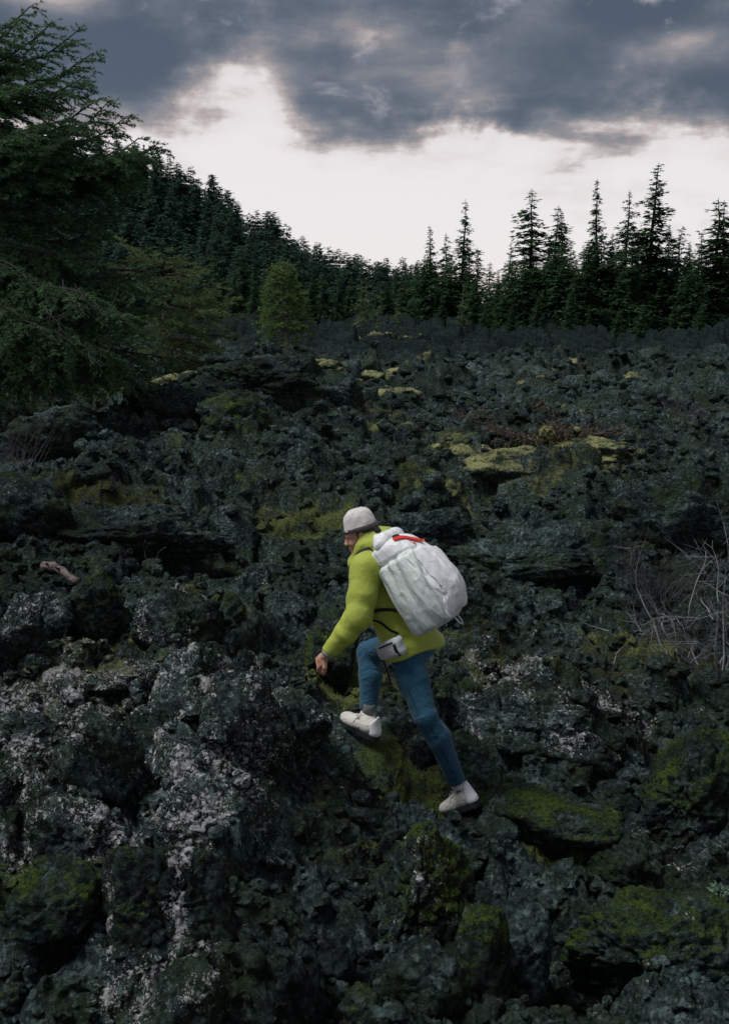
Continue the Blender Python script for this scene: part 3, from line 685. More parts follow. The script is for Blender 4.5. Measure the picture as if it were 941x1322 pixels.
def rubble(n=12000):
    """small clinker between the rocks: more stones than anyone could count"""
    rs = np.random.RandomState(5)
    a = np.radians(rs.uniform(-26, 26, n)); r = np.exp(rs.uniform(math.log(2.6), math.log(42), n))
    x, y = r * np.sin(a), r * np.cos(a)
    z = gz(x, y)
    s = np.clip(rs.lognormal(0, .45, n), .4, 2.6) * (0.0036 * r + 0.006)
    s = np.minimum(s, 0.13)
    protos = [rock_shape(2, 50 + k, 6, 0.34, 40.0) for k in range(10)]
    Vs, Fs, off = [], [], 0
    ok = np.ones(n, bool)
    for f in FEET: ok &= (x - f[0]) ** 2 + (y - f[1]) ** 2 > 0.22 ** 2
    mo, pa, br, li = masks(x, y)
    ok &= rs.rand(n) > mo * 0.9
    att = {'moss': [], 'pale': [], 'brown': [], 'lichen': []}
    for i in np.where(ok)[0]:
        V, F = protos[i % 10]
        t = rs.uniform(0, 6.28); c, s_ = math.cos(t), math.sin(t)
        W = V * np.array([s[i] * rs.uniform(.8, 1.3), s[i] * rs.uniform(.7, 1.2), s[i] * rs.uniform(.6, 1.0)])
        b = rs.uniform(-.6, .6); cb, sb = math.cos(b), math.sin(b)
        W = np.stack([W[:, 0], W[:, 1] * cb - W[:, 2] * sb, W[:, 1] * sb + W[:, 2] * cb], -1)
        W = np.stack([W[:, 0] * c - W[:, 1] * s_ + x[i], W[:, 0] * s_ + W[:, 1] * c + y[i], W[:, 2] + z[i] + s[i] * .3], -1)
        Vs.append(W); Fs.append(F + off); off += len(V)
        for k_, arr in zip(('moss', 'pale', 'brown', 'lichen'), (mo, pa, br, li)): att[k_].append(arr[i])
    nv = len(protos[0][0])
    att = {k_: np.repeat(np.array(v_), nv) for k_, v_ in att.items()}
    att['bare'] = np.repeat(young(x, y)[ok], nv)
    me = mesh_np('clinker_rubble', np.concatenate(Vs), np.concatenate(Fs), M_GROUND, False, att)
    tag(obj('clinker_rubble', me), 'small dark lava clinker strewn between the rocks', 'rubble', kind='stuff')
rubble()
# ---------------------------------------------------------------- trees
def conifer(H, R, seed, step=0.55, per=6, slen=0.5, bare=0.12, droop=0.25, spire=1.0, ragged=0.35, dens=1.0, trunk=0.014, k=6):
    """crown and trunk of a spire-shaped conifer, base at the origin"""
    rs = np.random.RandomState(seed); tr = Geo(); V = []; 
    zz = np.linspace(0, H, 14); wob = rs.normal(0, .012 * H, (14, 2)).cumsum(0) * 0.25; wob[0] = 0; lob = rs.uniform(0, 6.28, 2)
    ax = np.stack([wob[:, 0], wob[:, 1], zz], -1)
    tr.tube(ax, trunk * H * (1 - zz / H * 0.93), k)
    z = bare * H; tips = []
    while z < H * 0.985:
        t = (z / H - bare) / (1 - bare)
        prof = R * ((1 - t) ** spire * 0.92 + 0.03) * min(1, 0.55 + 1.6 * t + 0.25)
        nb = max(3, int(per * (0.6 + 0.5 * (1 - t))))
        a0 = rs.uniform(0, 6.28)
        for i in range(nb):
            if rs.rand() < ragged * 0.35: continue
            L = prof * rs.uniform(1 - ragged, 1 + ragged * 0.6); L *= 1 + ragged * 0.9 * math.sin(a0 * 0 + i * 6.283 / nb + lob[0] + 5 * t) * math.sin(9 * t + lob[1])
            if L < 0.08: L = 0.08
            a = a0 + i * 6.283 / nb + rs.uniform(-.35, .35)
            zb = min(z + rs.uniform(-.9, .9) * step, H * .985)
            c0 = np.array([np.interp(zb, zz, ax[:, 0]), np.interp(zb, zz, ax[:, 1]), zb])
            d = np.array([math.cos(a), math.sin(a), 0]); sd = np.array([-d[1], d[0], 0])
            rise = 0.45 * t - 0.18 + rs.uniform(-.12, .12)
            ns = max(2, int(dens * L / (slen * 0.42)) + 1)
            s = (np.arange(ns) + rs.uniform(.3, .9, ns)) / ns
            P = c0 + d * (L * s)[:, None] + np.array([0, 0, 1]) * (L * (rise * s - droop * s ** 2 + 0.14 * s ** 4))[:, None]
            if L > 0.25 * R and rs.rand() < .7:
                sb = np.linspace(0, .8, 3)
                tr.tube(c0 + d * (L * sb)[:, None] + np.array([0, 0, 1]) * (L * (rise * sb - droop * sb ** 2))[:, None], trunk * H * .16 * (1 - sb), 3, False)
            for side in (-1, 0, 1):
                ang = side * rs.uniform(.6, 1.1, ns)
                dr = d * np.cos(ang)[:, None] + sd * np.sin(ang)[:, None] + np.array([0, 0, 1]) * (rs.uniform(-.55, .12, ns))[:, None]
                ln = slen * rs.uniform(.6, 1.25, ns) * (1.05 - .5 * s) * min(1.0, .35 + L / (R + 1e-6))
                wv = np.cross(dr, np.array([0, 0, 1]) + rs.normal(0, .35, (ns, 3))); wv /= np.linalg.norm(wv, axis=1)[:, None] + 1e-9
                wd = ln * rs.uniform(.20, .36, ns)
                e = dr * ln[:, None]; w_ = wv * wd[:, None]; dn = np.array([0, 0, -1]) * (ln * .12)[:, None]
                P = P + rs.normal(0, .055, (ns, 3)) * (L + .3)
                q = np.stack([P, P + e * .45 + w_ + dn, P + e, P + e * .5 - w_ + dn], 1)
                V.append(q.reshape(-1, 3))
        z += step * rs.uniform(.7, 1.3) * (1.0 - .35 * t)
    V = np.concatenate(V); Q = np.arange(len(V)).reshape(-1, 4)
    return V, Q, tr

def tree_from(name, crown, trunk, loc, scale, rz, label, group, cat='tree'):
    t = empty(name, loc, rz); t.scale = (scale[0], scale[0], scale[1])
    obj('crown', crown, t); obj('trunk', trunk, t)
    return tag(t, label, cat, group)

def tree_meshes(mat, bark=None, **kw):
    V, Q, tr = conifer(**kw)
    return mesh_np('crown', V, Q, mat, False), tr.mesh('trunk', bark or M_BARK)

# unit-height spire firs (scaled per tree)
SPIRES = [tree_meshes(M_FIR, H=20, R=r * 1.2, seed=s, step=.46, per=9, slen=.8, bare=b, droop=d, spire=sp, ragged=rg, dens=dn)
          for (r, s, b, d, sp, rg, dn) in ((3.0, 1, .06, .45, 1.1, .50, 1.6), (2.5, 2, .08, .5, .9, .65, 1.3), (3.4, 3, .03, .40, 1.15, .45, 1.7), (2.2, 4, .16, .55, .8, .85, 1.0), (2.8, 5, .10, .45, 1.0, .7, 1.3),
                                           (3.2, 6, .05, .35, 1.25, .6, 1.5), (2.4, 7, .12, .6, .85, .8, 1.1), (3.0, 8, .04, .5, 1.3, .55, 1.6))]
BUSHY = [tree_meshes(M_FIR, H=8, R=r, seed=s, step=.38, per=8, slen=.6, bare=.03, droop=.15, spire=sp, ragged=.35, dens=1.3)
         for (r, s, sp) in ((2.2, 11, .75), (2.6, 12, .65), (1.7, 13, .85))]
THIN = [tree_meshes(M_OLIVE, M_PALEBARK, H=8, R=1.3, seed=s, step=.4, per=5, slen=.45, bare=.28, droop=.2, spire=.7, ragged=.7, dens=.8, trunk=.016) for s in (21, 22)]
HILL = [tree_meshes(M_HILL, H=12, R=r * 1.2, seed=s, step=.5, per=8, slen=1.05, bare=.02, droop=.25, spire=sp, ragged=.4, dens=1.0, k=4) for (r, s, sp) in ((2.5, 31, .8), (2.2, 32, .7), (2.8, 33, .85), (2.0, 34, .65), (2.4, 35, .75))]

RIDGE = [(-400, 150), (-150, 172), (0, 200), (60, 222), (130, 246), (215, 268), (270, 290), (320, 318), (370, 346), (400, 364), (440, 382), (480, 392), (560, 402), (700, 410), (1300, 412)]
RY = 300.0
def hill_z(x, y):
    """wooded ridge: rises from the lava at 150 m to its crest at 300 m, highest on the left"""
    u = CU + (x / RY) * FPX * math.cos(PITCH)
    crest = (421.0 - np.interp(u, [r[0] for r in RIDGE], [r[1] for r in RIDGE])) / FPX * RY
    f = sstep(y, 135, 300)
    f = np.where(y < 300, f * .85 + .15 * (y - 135) / 165, 1 - .6 * sstep(y, 300, 520))
    return CAMZ - 2.2 + np.maximum(f, 0) * (crest + 2.0) + 1.2 * fbm(np.stack([x / 40, y / 40, 0 * x], -1), 3, 91)
def build_hill():
    xs = np.linspace(-420, 330, 150); ys = np.concatenate([np.linspace(128, 310, 60), np.linspace(320, 560, 20)])
    X, Y = np.meshgrid(xs, ys); z = hill_z(X.ravel(), Y.ravel())
    z = z - 8 * (Y.ravel() <= 128.1)
    n = len(xs); i = np.arange(len(ys) - 1)[:, None] * n; j = np.arange(n - 1)[None]
    Q = np.stack([i + j, i + j + 1, i + n + j + 1, i + n + j], -1).reshape(-1, 4)
    m = plain_mat('forest_floor', (0.022, 0.026, 0.018), 0.95, .4, 3, coords='Object')
    tag(obj('hillside', mesh_np('hillside', np.stack([X.ravel(), Y.ravel(), z], -1), Q, m)), kind='structure')
build_hill()

def hill_trees():
    """firs on the ridge: nearest first; a tree that nearer crowns wholly hide is left out"""
    rs = np.random.RandomState(8); cand = []
    for y in np.arange(140, 306, 8.0):
        sp = 7.0 if y < 285 else 5.6
        for x in np.arange(-.47 * y, .06 * y, sp):
            cand.append((x + rs.uniform(-2.2, 2.2), y + rs.uniform(-2.5, 2.5)))
    cand.sort(key=lambda c: c[1])
    horizon = np.full(1200, 1e9); out = []                      # lowest hidden pixel row per column of the frame
    for (x, y) in cand:
        u = CU + x / y * FPX; 
        if not (-60 < u < 560): continue
        z = float(hill_z(np.array([x]), np.array([y]))[0]); h = rs.uniform(9.5, 15.5) * (1.0 if u < 380 else .85)
        vt = 421 - (z + h - CAMZ) / y * FPX; i = int(u) + 100
        hid = horizon[i - 2:i + 3].max()
        if vt > hid - 10: continue
        if u < -12: continue
        out.append((x, y, z, h, u))
        wpx = int(h * .13 / y * FPX) + 1
        for k in range(-wpx, wpx + 1):
            horizon[i + k] = min(horizon[i + k], vt + 3 + abs(k) / wpx * h * .55 / y * FPX)
    for n, (x, y, z, h, u) in enumerate(out):
        cr, tk = HILL[n % 5]
        lb = 'dark fir in the dense wood that covers the hill on the left' if y < 275 else 'dark fir whose tip breaks the skyline of the left hill'
        tree_from('hill_fir', cr, tk, (x, y, z - .5), (h / 12 * rs.uniform(1.1, 1.55), h / 12), rs.uniform(0, 6.28), lb, 'firs of the wooded hill' if y < 275 else 'firs along the crest of the hill')
    print('hill trees', len(out))
hill_trees()

def far_tree(u, vtop, Y, kind, k, wf=1.0, label='', group=None, name='fir_tree', vbase=None):
    p = at(u, vtop, Y); zb = hmac(p[0], Y)[0] - .1 if vbase is None else at(u, vbase, Y)[2]
    src, H0 = {'s': (SPIRES, 20), 'b': (BUSHY, 8), 't': (THIN, 8)}[kind]
    cr, tk = src[k % len(src)]
    sc = (p[2] - zb) / H0
    t = tree_from(name, cr, tk, (p[0], Y, zb), (sc * wf, sc), (u * 1.7) % 6.28, label, group)
    t.rotation_euler = (.035 * math.sin(u * 3.1), .035 * math.sin(u * 1.3 + 1), t.rotation_euler[2]); return t

# the line of tall firs on the right, each with its own top in the photograph
TALL = [(597,257,118,0,1.05,'tall fir standing alone above the gap left of centre in the tree line'),(560,290,120,2,.9,'dense fir left of the tall lone fir'),(577,300,128,1,.9,'fir close behind the tall lone fir'),(545,328,122,4,.9,'shorter fir at the left shoulder of the lone fir'),
 (528,340,126,0,.95,'fir with a ragged top left of the lone fir group'),(512,352,128,2,.9,'low fir at the left end of the right tree line'),(617,318,124,1,1.0,'fir at the right shoulder of the lone fir'),(636,338,130,3,1.2,'thin fir in the bright gap of the tree line'),
 (655,312,122,4,1.0,'pointed fir left of the bare-topped fir'),(672,318,126,0,.95,'fir directly left of the bare-topped fir'),(690,243,116,3,1.15,'bare-topped thin fir, second tallest left of the dense spire'),(714,264,120,3,1.0,'slim sparse fir right of the bare-topped fir'),(730,272,122,1,.95,'fir with a double top beside the slim sparse fir'),
 (750,318,118,2,.9,'fir in the notch left of the dense spire'),(771,229,114,2,.85,'dense broad fir spire left of the tallest tree'),(790,300,124,0,.9,'fir in the notch between the two highest spires'),(811,245,118,4,1.0,'fir with a soft pointed top just left of the tallest tree'),(840,210,113,1,1.1,'tallest fir of the line with a long bare spire'),
 (826,300,121,2,.8,'fir pressed against the left flank of the tallest tree'),(866,288,119,4,.95,'fir right of the tallest tree'),(879,290,123,3,1.1,'thin leaning fir in the gap right of the tallest tree'),(896,310,121,0,1.0,'fir beside the pale cloud at the right'),(912,300,116,1,1.0,'fir left of the last open-crowned fir'),
 (925,255,112,3,1.3,'open-crowned fir near the right edge'),(941,257,114,4,1.1,'fir cut by the right edge of the picture'),(958,280,116,0,1.0,'fir at the right edge, mostly outside the picture'),(705,300,130,0,1.0,'dark fir behind the slim sparse fir'),(855,330,126,2,.9,'dark fir filling the foot of the tallest tree'),(605,345,112,4,.9,'fir in front of the lone fir')]
for (u, v, Y, k, wf, lb) in TALL: far_tree(u, v, Y, 's', k + (int(u) % 2) * 5 if k < 3 else k, wf * 1.4, lb)
FILL = [(500,362),(520,370),(540,360),(555,365),(572,358),(590,372),(612,368),(630,372),(648,360),(662,352),(680,345),(697,338),(715,340),(733,335),(748,345),(765,340),(783,345),(800,338),(818,342),(836,345),(853,352),(870,345),(888,350),(905,340),(922,342),(938,345),(690,372),(742,372),(815,372),(880,372),(955,340),(650,378),(520,345),(538,335),(556,322),(585,325),(605,330),(664,330),(683,315),(705,318),(722,310),(742,312),(758,305),(778,300),(797,310),(822,300),(845,305),(862,318),(884,322),(900,325),(918,318),(934,305),(950,310),(548,350),(566,340),(580,345),(612,352),(644,345),(658,336),(676,330),(692,325),(712,328),(728,322),(744,325),(762,318),(790,320),(806,322),(832,322),(852,330),(874,332),(892,335),(908,330),(926,325)]
for i_, (u, v) in enumerate(FILL): far_tree(u, v + (i_ * 7) % 12, 108 + (i_ * 5) % 14, 's' if i_ % 3 == 0 else 'b', i_, 1.25 if i_ % 3 else 1.7, ('bushy' if i_ % 3 else 'narrow') + ' understorey fir ' + (lambda b: ('left of the foot of the ' if u < b[0] else 'right of the foot of the ') + short(b[5]))(min(TALL, key=lambda b: abs(b[0] - u) + (100 if 'fir ' == b[5][:4] else 0))), 'understorey firs of the right tree line')
YOUNG = [(572,385,98,'young green fir at the edge of the lava left of centre'),(695,385,96,'young fir below the bare-topped fir'),(735,365,99,'broad lighter green fir below the double-topped fir'),(798,398,94,'small bushy fir below the soft pointed fir'),(830,392,96,'small fir at the foot of the tallest tree'),(760,400,97,'low bright fir in front of the dense spire'),(660,392,97,'low fir at the edge of the lava'),(905,392,95,'low fir near the right edge'),(870,400,96,'low fir right of the tallest tree'),(625,395,100,'low fir in the bright gap'),(530,385,100,'broad low fir at the left end of the right tree line')]
for i_, (u, v, Y, lb) in enumerate(YOUNG): far_tree(u, v, Y, 'b', i_, 1.0, lb, name='young_fir')
SLIM = [(597,368,92,'slim young tree with a pale trunk in front of the lone fir'),(466,362,88,'slender pale-trunked tree at the centre of the far edge'),(475,358,90,'slender tree right beside the pale-trunked one'),(492,375,86,'light green slender tree right of the pale-trunked pair'),(513,385,92,'thin small tree left of the low broad fir')]
for i_, (u, v, Y, lb) in enumerate(SLIM): far_tree(u, v, Y, 't', i_, 1.0, lb, name='slender_tree')
MIDL = [(405,345,112),(420,352,116),(436,352,120),(452,357,122),(470,360,118),(486,362,122),(385,335,110),(360,330,105),(335,325,100),(312,322,96),(300,345,85),(395,375,95),(330,352,88),(280,330,92),(505,368,112)]
for i_, (u, v, Y) in enumerate(MIDL): far_tree(u, v, Y, 'b' if i_ % 2 else 's', i_, .9 if i_ % 2 else 1.2, 'dark fir at the foot of the hill behind the small solitary tree', 'firs at the foot of the hill')

# ------------------------------------------------ near trees built from needle sprays
def sprays(bases, dirs, lens, rs, nn=16, nlen=.028, nw=.006, flat=.35):
    """many needle-covered twigs: every needle one thin triangle"""
    n = len(bases); t = rs.uniform(0.02, 1.0, (n, nn)); ang = rs.uniform(0, 6.283, (n, nn))
    d = dirs / (np.linalg.norm(dirs, axis=1)[:, None] + 1e-9)
    s = np.cross(d, np.array([0, 0, 1.0]) + rs.normal(0, .1, (n, 3))); s /= np.linalg.norm(s, axis=1)[:, None] + 1e-9
    u = np.cross(s, d)
    P = bases[:, None] + d[:, None] * (t * lens[:, None])[..., None]
    out = s[:, None] * np.cos(ang)[..., None] + u[:, None] * (np.sin(ang) * (1 - flat))[..., None]
    nd = d[:, None] * rs.uniform(.5, 1.0, (n, nn))[..., None] + out
    nd /= np.linalg.norm(nd, axis=2)[..., None]
    w = np.cross(nd, rs.normal(size=(n, nn, 3))); w /= np.linalg.norm(w, axis=2)[..., None] + 1e-9
    L = nlen * rs.uniform(.7, 1.2, (n, nn))[..., None]
    V = np.stack([P - w * nw * .5, P + w * nw * .5, P + nd * L], 2).reshape(-1, 3)
    return V

def bough(P0, P1, rs, twigs, wood, sag=.12, r0=.03, spread=.42, step=.055, twig=.13, hang=.35, up=.1, wide=1.0):
    """limb from P0 to P1 with side branches in a drooping fan, all carrying twigs"""
    P0 = np.asarray(P0, float); P1 = np.asarray(P1, float); L = np.linalg.norm(P1 - P0); s = np.linspace(0, 1, 9)
    ax = P0 + (P1 - P0) * s[:, None] + np.array([0, 0, 1.0]) * (-sag * L * 4 * (s * (1 - s)) * .6 + up * L * s ** 3 - up * L * s)[:, None]
    ax[1:-1] += rs.normal(0, .012 * L, (7, 3))
    wood.tube(ax, r0 * (1 - .85 * s) + .003, 5, False)
    d = (P1 - P0) / L; sd = np.cross(d, [0, 0, 1.0]); sd /= np.linalg.norm(sd) + 1e-9
    n2 = max(4, int(L / (step * 1.9)))
    for i in range(n2):
        t = .12 + .88 * (i + rs.rand()) / n2
        b = np.array([np.interp(t, s, ax[:, k]) for k in range(3)])
        side = 1 if i % 2 else -1
        l2 = L * spread * wide * (1.02 - t) ** .75 * rs.uniform(.55, 1.15) + .10
        dd = d * rs.uniform(.5, .95) + sd * side * rs.uniform(.55, 1.0) + np.array([0, 0, 1.0]) * rs.uniform(-hang, .16)
        dd /= np.linalg.norm(dd); q = np.linspace(0, 1, 5)
        a2 = b + dd * (l2 * q)[:, None] + np.array([0, 0, -1.0]) * (hang * .45 * l2 * q ** 2)[:, None]
        wood.tube(a2, .009 * (1 - .8 * q) * (1 if l2 > .2 else .5), 3, False)
        n3 = max(3, int(l2 / step)); sd2 = np.cross(dd, [0, 0, 1.0]); sd2 /= np.linalg.norm(sd2) + 1e-9
        for j in range(n3):
            t3 = (j + rs.uniform(.2, 1)) / n3
            b3 = np.array([np.interp(t3, q, a2[:, k]) for k in range(3)])
            sg = (-1) ** j
            d3 = dd * rs.uniform(.6, 1) + sd2 * sg * rs.uniform(.3, .9) + np.array([0, 0, 1.0]) * rs.uniform(-hang * 1.3, .25)
            twigs.append((b3, d3, twig * rs.uniform(.6, 1.25) * (1.15 - .4 * t3)))
        twigs.append((a2[-1], dd + np.array([0, 0, -hang * .6]), twig * rs.uniform(.8, 1.2)))
    twigs.append((ax[-1], d, twig * 1.2))

def needle_mesh(name, twigs, rs, mat, nn=16, nlen=.028, nw=.007):
    b = np.array([t[0] for t in twigs]); d = np.array([t[1] for t in twigs]); l = np.array([t[2] for t in twigs])
    V = sprays(b, d, l, rs, nn, nlen, nw)
    return mesh_np(name, V, np.arange(len(V)).reshape(-1, 3), mat, False)

def large_fir():
    rs = np.random.RandomState(14); Y = 14.0
    base = at(-52, 505, Y); base[2] = hmac(base[0], Y)[0] - .1
    root = empty('large_fir', base); tag(root, 'large old fir reaching in from the left edge with drooping boughs', 'tree')
    tw = Geo(); z = np.linspace(0, 8.6, 12)
    tw.tube(np.stack([.10 * np.sin(z), .08 * np.cos(z * 1.3), z], -1), .19 * (1 - z / 9.2) + .02, 9)
    wood = Geo(); twigs = []
    def bp(u, v, Yt, v0, **kw):
        tip = at(u, v, Yt) - base; h0 = (at(-52, v0, Y) - base)[2]
        bough((0, 0, h0), tip, rs, twigs, wood, **kw)
    # limbs whose tips the photograph shows against the sky, then those inside the crown
    for (u, v, Yt, v0) in [(40,8,14.0,60),(66,30,13.8,90),(98,42,14.1,95),(122,68,14,110),(108,100,13.6,120),(88,118,14.3,90),(60,95,13.2,120),(20,30,13.5,60),(40,75,14.6,100),
        (204,186,13.8,182),(190,196,14.0,190),(180,178,13.4,178),(196,194,13.6,188),(172,192,13.2,186),(165,150,14.0,195),(175,205,14.3,220),(140,132,14.2,190),(128,128,13.5,185),(150,195,13.2,215),(110,160,13.0,200),(70,150,13,190),(60,190,12.8,215),(95,205,13.4,220),(30,165,12.6,190),
        (150,262,14.2,240),(135,300,14.5,270),(100,270,13.6,250),(60,260,14.5,235),(20,240,14.8,215)]:
        bp(u, v, Yt, v0, sag=.10, up=.14, spread=.44, hang=.35, step=.042)
    for (u, v, Yt, v0) in [(70,330,13.2,300),(140,335,13.0,310),(185,350,13.4,320),(215,365,13.0,330),(225,400,13.2,350),(200,430,12.8,360),(160,405,12.4,350),(110,380,12.2,340),(60,365,12.3,320),(20,345,12.5,300),
        (180,465,12.8,390),(140,455,12.3,380),(220,462,13.6,395),(90,440,12.1,370),(50,420,12.0,350),(15,400,12.2,340),(120,495,12.6,410),(165,490,13.2,420),(70,485,12.6,400),(30,470,12.4,390),(150,370,13.8,330),(100,345,14,310),(40,320,13.5,290),
        (190,395,14,350),(30,500,13,420),(190,480,13.0,410)]:
        bp(u, v, Yt, v0, sag=.06, up=-.06, spread=.42, hang=.6, step=.05)
    for k in range(20):                                            # inner boughs that close the crown
        v = rs.choice([rs.uniform(150, 190), rs.uniform(270, 480), rs.uniform(300, 480), rs.uniform(300, 480)]); wmax = np.interp(v, [40, 120, 200, 260, 330, 400, 470], [70, 95, 150, 110, 185, 200, 190])
        u = -52 + (wmax + 52) * rs.uniform(.45, .9)
        bp(u, v + rs.uniform(-8, 12), rs.uniform(12.6, 15.0), v - rs.uniform(0, 30), sag=.08, up=.05, spread=.42, hang=.45, step=.05)
    obj('trunk', tw.mesh('trunk', M_BARK), root)
    obj('branches', wood.mesh('branches', M_BARK), root)
    obj('crown', needle_mesh('crown', twigs, rs, M_NEEDLE, 16, .05, .016), root)
    dead = Geo()
    for (u, v, u2, v2) in [(75,360,115,410),(95,365,140,425),(60,400,85,430),(105,440,122,470),(70,395,55,435)]:
        a, b = at(u, v, 12.0) - base, at(u2, v2, 11.8) - base; s = np.linspace(0, 1, 6)
        ax = a + (b - a) * s[:, None] + rs.normal(0, .02, (6, 3)); dead.tube(ax, .006 * (1 - .7 * s), 4, False)
        for k in range(5):
            t = rs.uniform(.2, .9); c = a + (b - a) * t; e = c + rs.normal(0, .14, 3) + np.array([.05, 0, -.05])
            dead.tube([c, (c + e) / 2 + rs.normal(0, .015, 3), e], [.003, .0025, .0015], 3, False)
    obj('dead_twigs', dead.mesh('dead_twigs', M_GREYTWIG), root)
    print('large fir twigs', len(twigs))
large_fir()

def spreading_pine():
    rs = np.random.RandomState(21); Y = 19.0
    base = at(215, 500, Y); base[2] = hmac(base[0], Y)[0] - .1
    root = empty('spreading_pine', base); tag(root, 'wide olive-green pine with layered boughs, right of the large fir', 'tree')
    tw = Geo(); z = np.linspace(0, 2.35, 8); tw.tube(np.stack([.1 * np.sin(z * 1.5), .05 * z, z], -1), .10 * (1 - z / 2.6) + .01, 7)
    wood = Geo(); twigs = []
    for (u, v, Yt, v0) in [(160,312,19,340),(185,318,18.4,345),(215,325,18.2,345),(240,330,18.6,350),(262,345,18.8,360),(285,365,18.6,380),(300,385,18.9,395),(305,405,19,405),(298,430,18.7,420),(280,450,18.4,430),(262,470,18.2,440),(245,420,17.6,405),
        (225,380,17.5,375),(200,360,17.6,365),(270,400,17.7,390),(240,355,17.8,360),(205,340,19.6,345),(260,440,17.8,425),(230,455,17.8,430),(150,340,19.5,350),(275,380,19.8,385),(285,420,19.8,410),(250,345,19.9,355),(210,410,17.4,400),(250,475,18,450),(180,330,19.8,340),(190,450,18,420)]:
        tip = at(u, v, Yt) - base; h0 = (at(215, v0, Y) - base)[2]
        bough((0, 0, h0), tip, rs, twigs, wood, sag=.04, up=.10, spread=.40, hang=.22, step=.06, twig=.16, wide=1.1)
    obj('trunk', tw.mesh('trunk', M_BARK), root); obj('branches', wood.mesh('branches', M_BARK), root)
    obj('crown', needle_mesh('crown', twigs, rs, M_OLIVE, 18, .05, .017), root)
spreading_pine()

def small_tree():
    rs = np.random.RandomState(31); Y = 24.0
    base = at(367, 478, Y)
    H = at(367, 340, Y)[2] - base[2]
    root = empty('cedar_tree', base); tag(root, 'small solitary bright green tree with a bare grey trunk on the knoll', 'tree')
    tw = Geo(); z = np.linspace(0, H * .95, 9); tw.tube(np.stack([.05 * np.sin(z * 2), .04 * z * 0, z], -1), .062 * (1 - z / H * .85), 7)
    wood = Geo(); twigs = []
    n = 66
    for i in range(n):
        t = .31 + .67 * (i / n) ** .9; a = i * 2.4 + rs.uniform(-.4, .4)
        L = 0.86 * max(.10, (1 - t) ** .62) * (1.0 if t > .40 else .85) * rs.uniform(.7, 1.12)
        h0 = t * H; tip = np.array([math.cos(a) * L, math.sin(a) * L, h0 + L * rs.uniform(-.30, .30)])
        bough((0, 0, h0 - .05), tip, rs, twigs, wood, sag=.06, r0=.016, spread=.42, hang=.35, step=.075, twig=.15, up=.05)
    obj('trunk', tw.mesh('trunk', M_PALEBARK), root); obj('branches', wood.mesh('branches', M_PALEBARK), root)
    obj('crown', needle_mesh('crown', twigs, rs, M_CEDAR, 14, .058, .022), root)
    print('cedar twigs', len(twigs))
small_tree()
# ---------------------------------------------------------------- the walker and the backpack
def surface_nets(f, lo, h):
    s = f < 0; nx, ny, nz = f.shape
    cnt = np.zeros((nx - 1, ny - 1, nz - 1), np.int8)
    for a in (0, 1):
        for b in (0, 1):
            for c in (0, 1): cnt += s[a:nx - 1 + a, b:ny - 1 + b, c:nz - 1 + c]
    act = (cnt > 0) & (cnt < 8); idx = np.argwhere(act); n = len(idx)
    vid = np.full(act.shape, -1, np.int32); vid[act] = np.arange(n)
    cor = np.array([(a, b, c) for a in (0, 1) for b in (0, 1) for c in (0, 1)])
    val = np.stack([f[idx[:, 0] + a, idx[:, 1] + b, idx[:, 2] + c] for a, b, c in cor], 1)
    acc = np.zeros((n, 3)); k = np.zeros(n)
    for i in range(8):
        for j in range(i + 1, 8):
            if np.abs(cor[i] - cor[j]).sum() != 1: continue
            m = (val[:, i] < 0) != (val[:, j] < 0)
            t = np.where(m, val[:, i] / np.where(m, val[:, i] - val[:, j], 1), 0)
            acc += np.where(m[:, None], cor[i] + (cor[j] - cor[i]) * t[:, None], 0); k += m
    V = lo + (idx + acc / k[:, None]) * h
    Q = []
    for ax in range(3):
        sl0 = [slice(None)] * 3; sl1 = [slice(None)] * 3; sl0[ax] = slice(0, -1); sl1[ax] = slice(1, None)
        e = s[tuple(sl0)] != s[tuple(sl1)]
        o1, o2 = [(1, 2), (2, 0), (0, 1)][ax]
        ii = np.argwhere(e); ii = ii[(ii[:, o1] > 0) & (ii[:, o2] > 0) & (ii[:, o1] < f.shape[o1] - 1) & (ii[:, o2] < f.shape[o2] - 1)]
        d1 = np.zeros(3, int); d1[o1] = 1; d2 = np.zeros(3, int); d2[o2] = 1
        q = np.stack([vid[tuple((ii - a).T)] for a in (d1 + d2, d2, np.zeros(3, int), d1)], 1)
        fl = s[tuple(ii.T)]; q[~fl] = q[~fl][:, ::-1]; Q.append(q)
    return V, np.concatenate(Q)

def sdf_mesh(name, fn, lo, hi, h, mat, parent, cs=4):
    """mesh of fn(points) < 0: coarse pass first, then fine samples near the surface only"""
    lo = np.asarray(lo, float) - 3 * h; hi = np.asarray(hi, float) + 3 * h
    n = np.ceil((hi - lo) / h / cs).astype(int) + 1
    gx = [lo[i] + np.arange(n[i]) * h * cs for i in range(3)]
    C = np.stack(np.meshgrid(*gx, indexing='ij'), -1).reshape(-1, 3)
    c = fn(C).reshape(n)
    f = c.repeat(cs, 0).repeat(cs, 1).repeat(cs, 2).astype(np.float32)
    near = np.argwhere(np.abs(f) < h * cs * 2.2 + .012)
    for a in range(0, len(near), 400000):
        ii = near[a:a + 400000]
        f[tuple(ii.T)] = fn(lo + ii * h)
    V, Q = surface_nets(f, lo, h)
    if parent is not None: V = V - np.array(parent.location)
    me = mesh_np(name, V, Q, mat, True)
    return obj(name, me, parent)

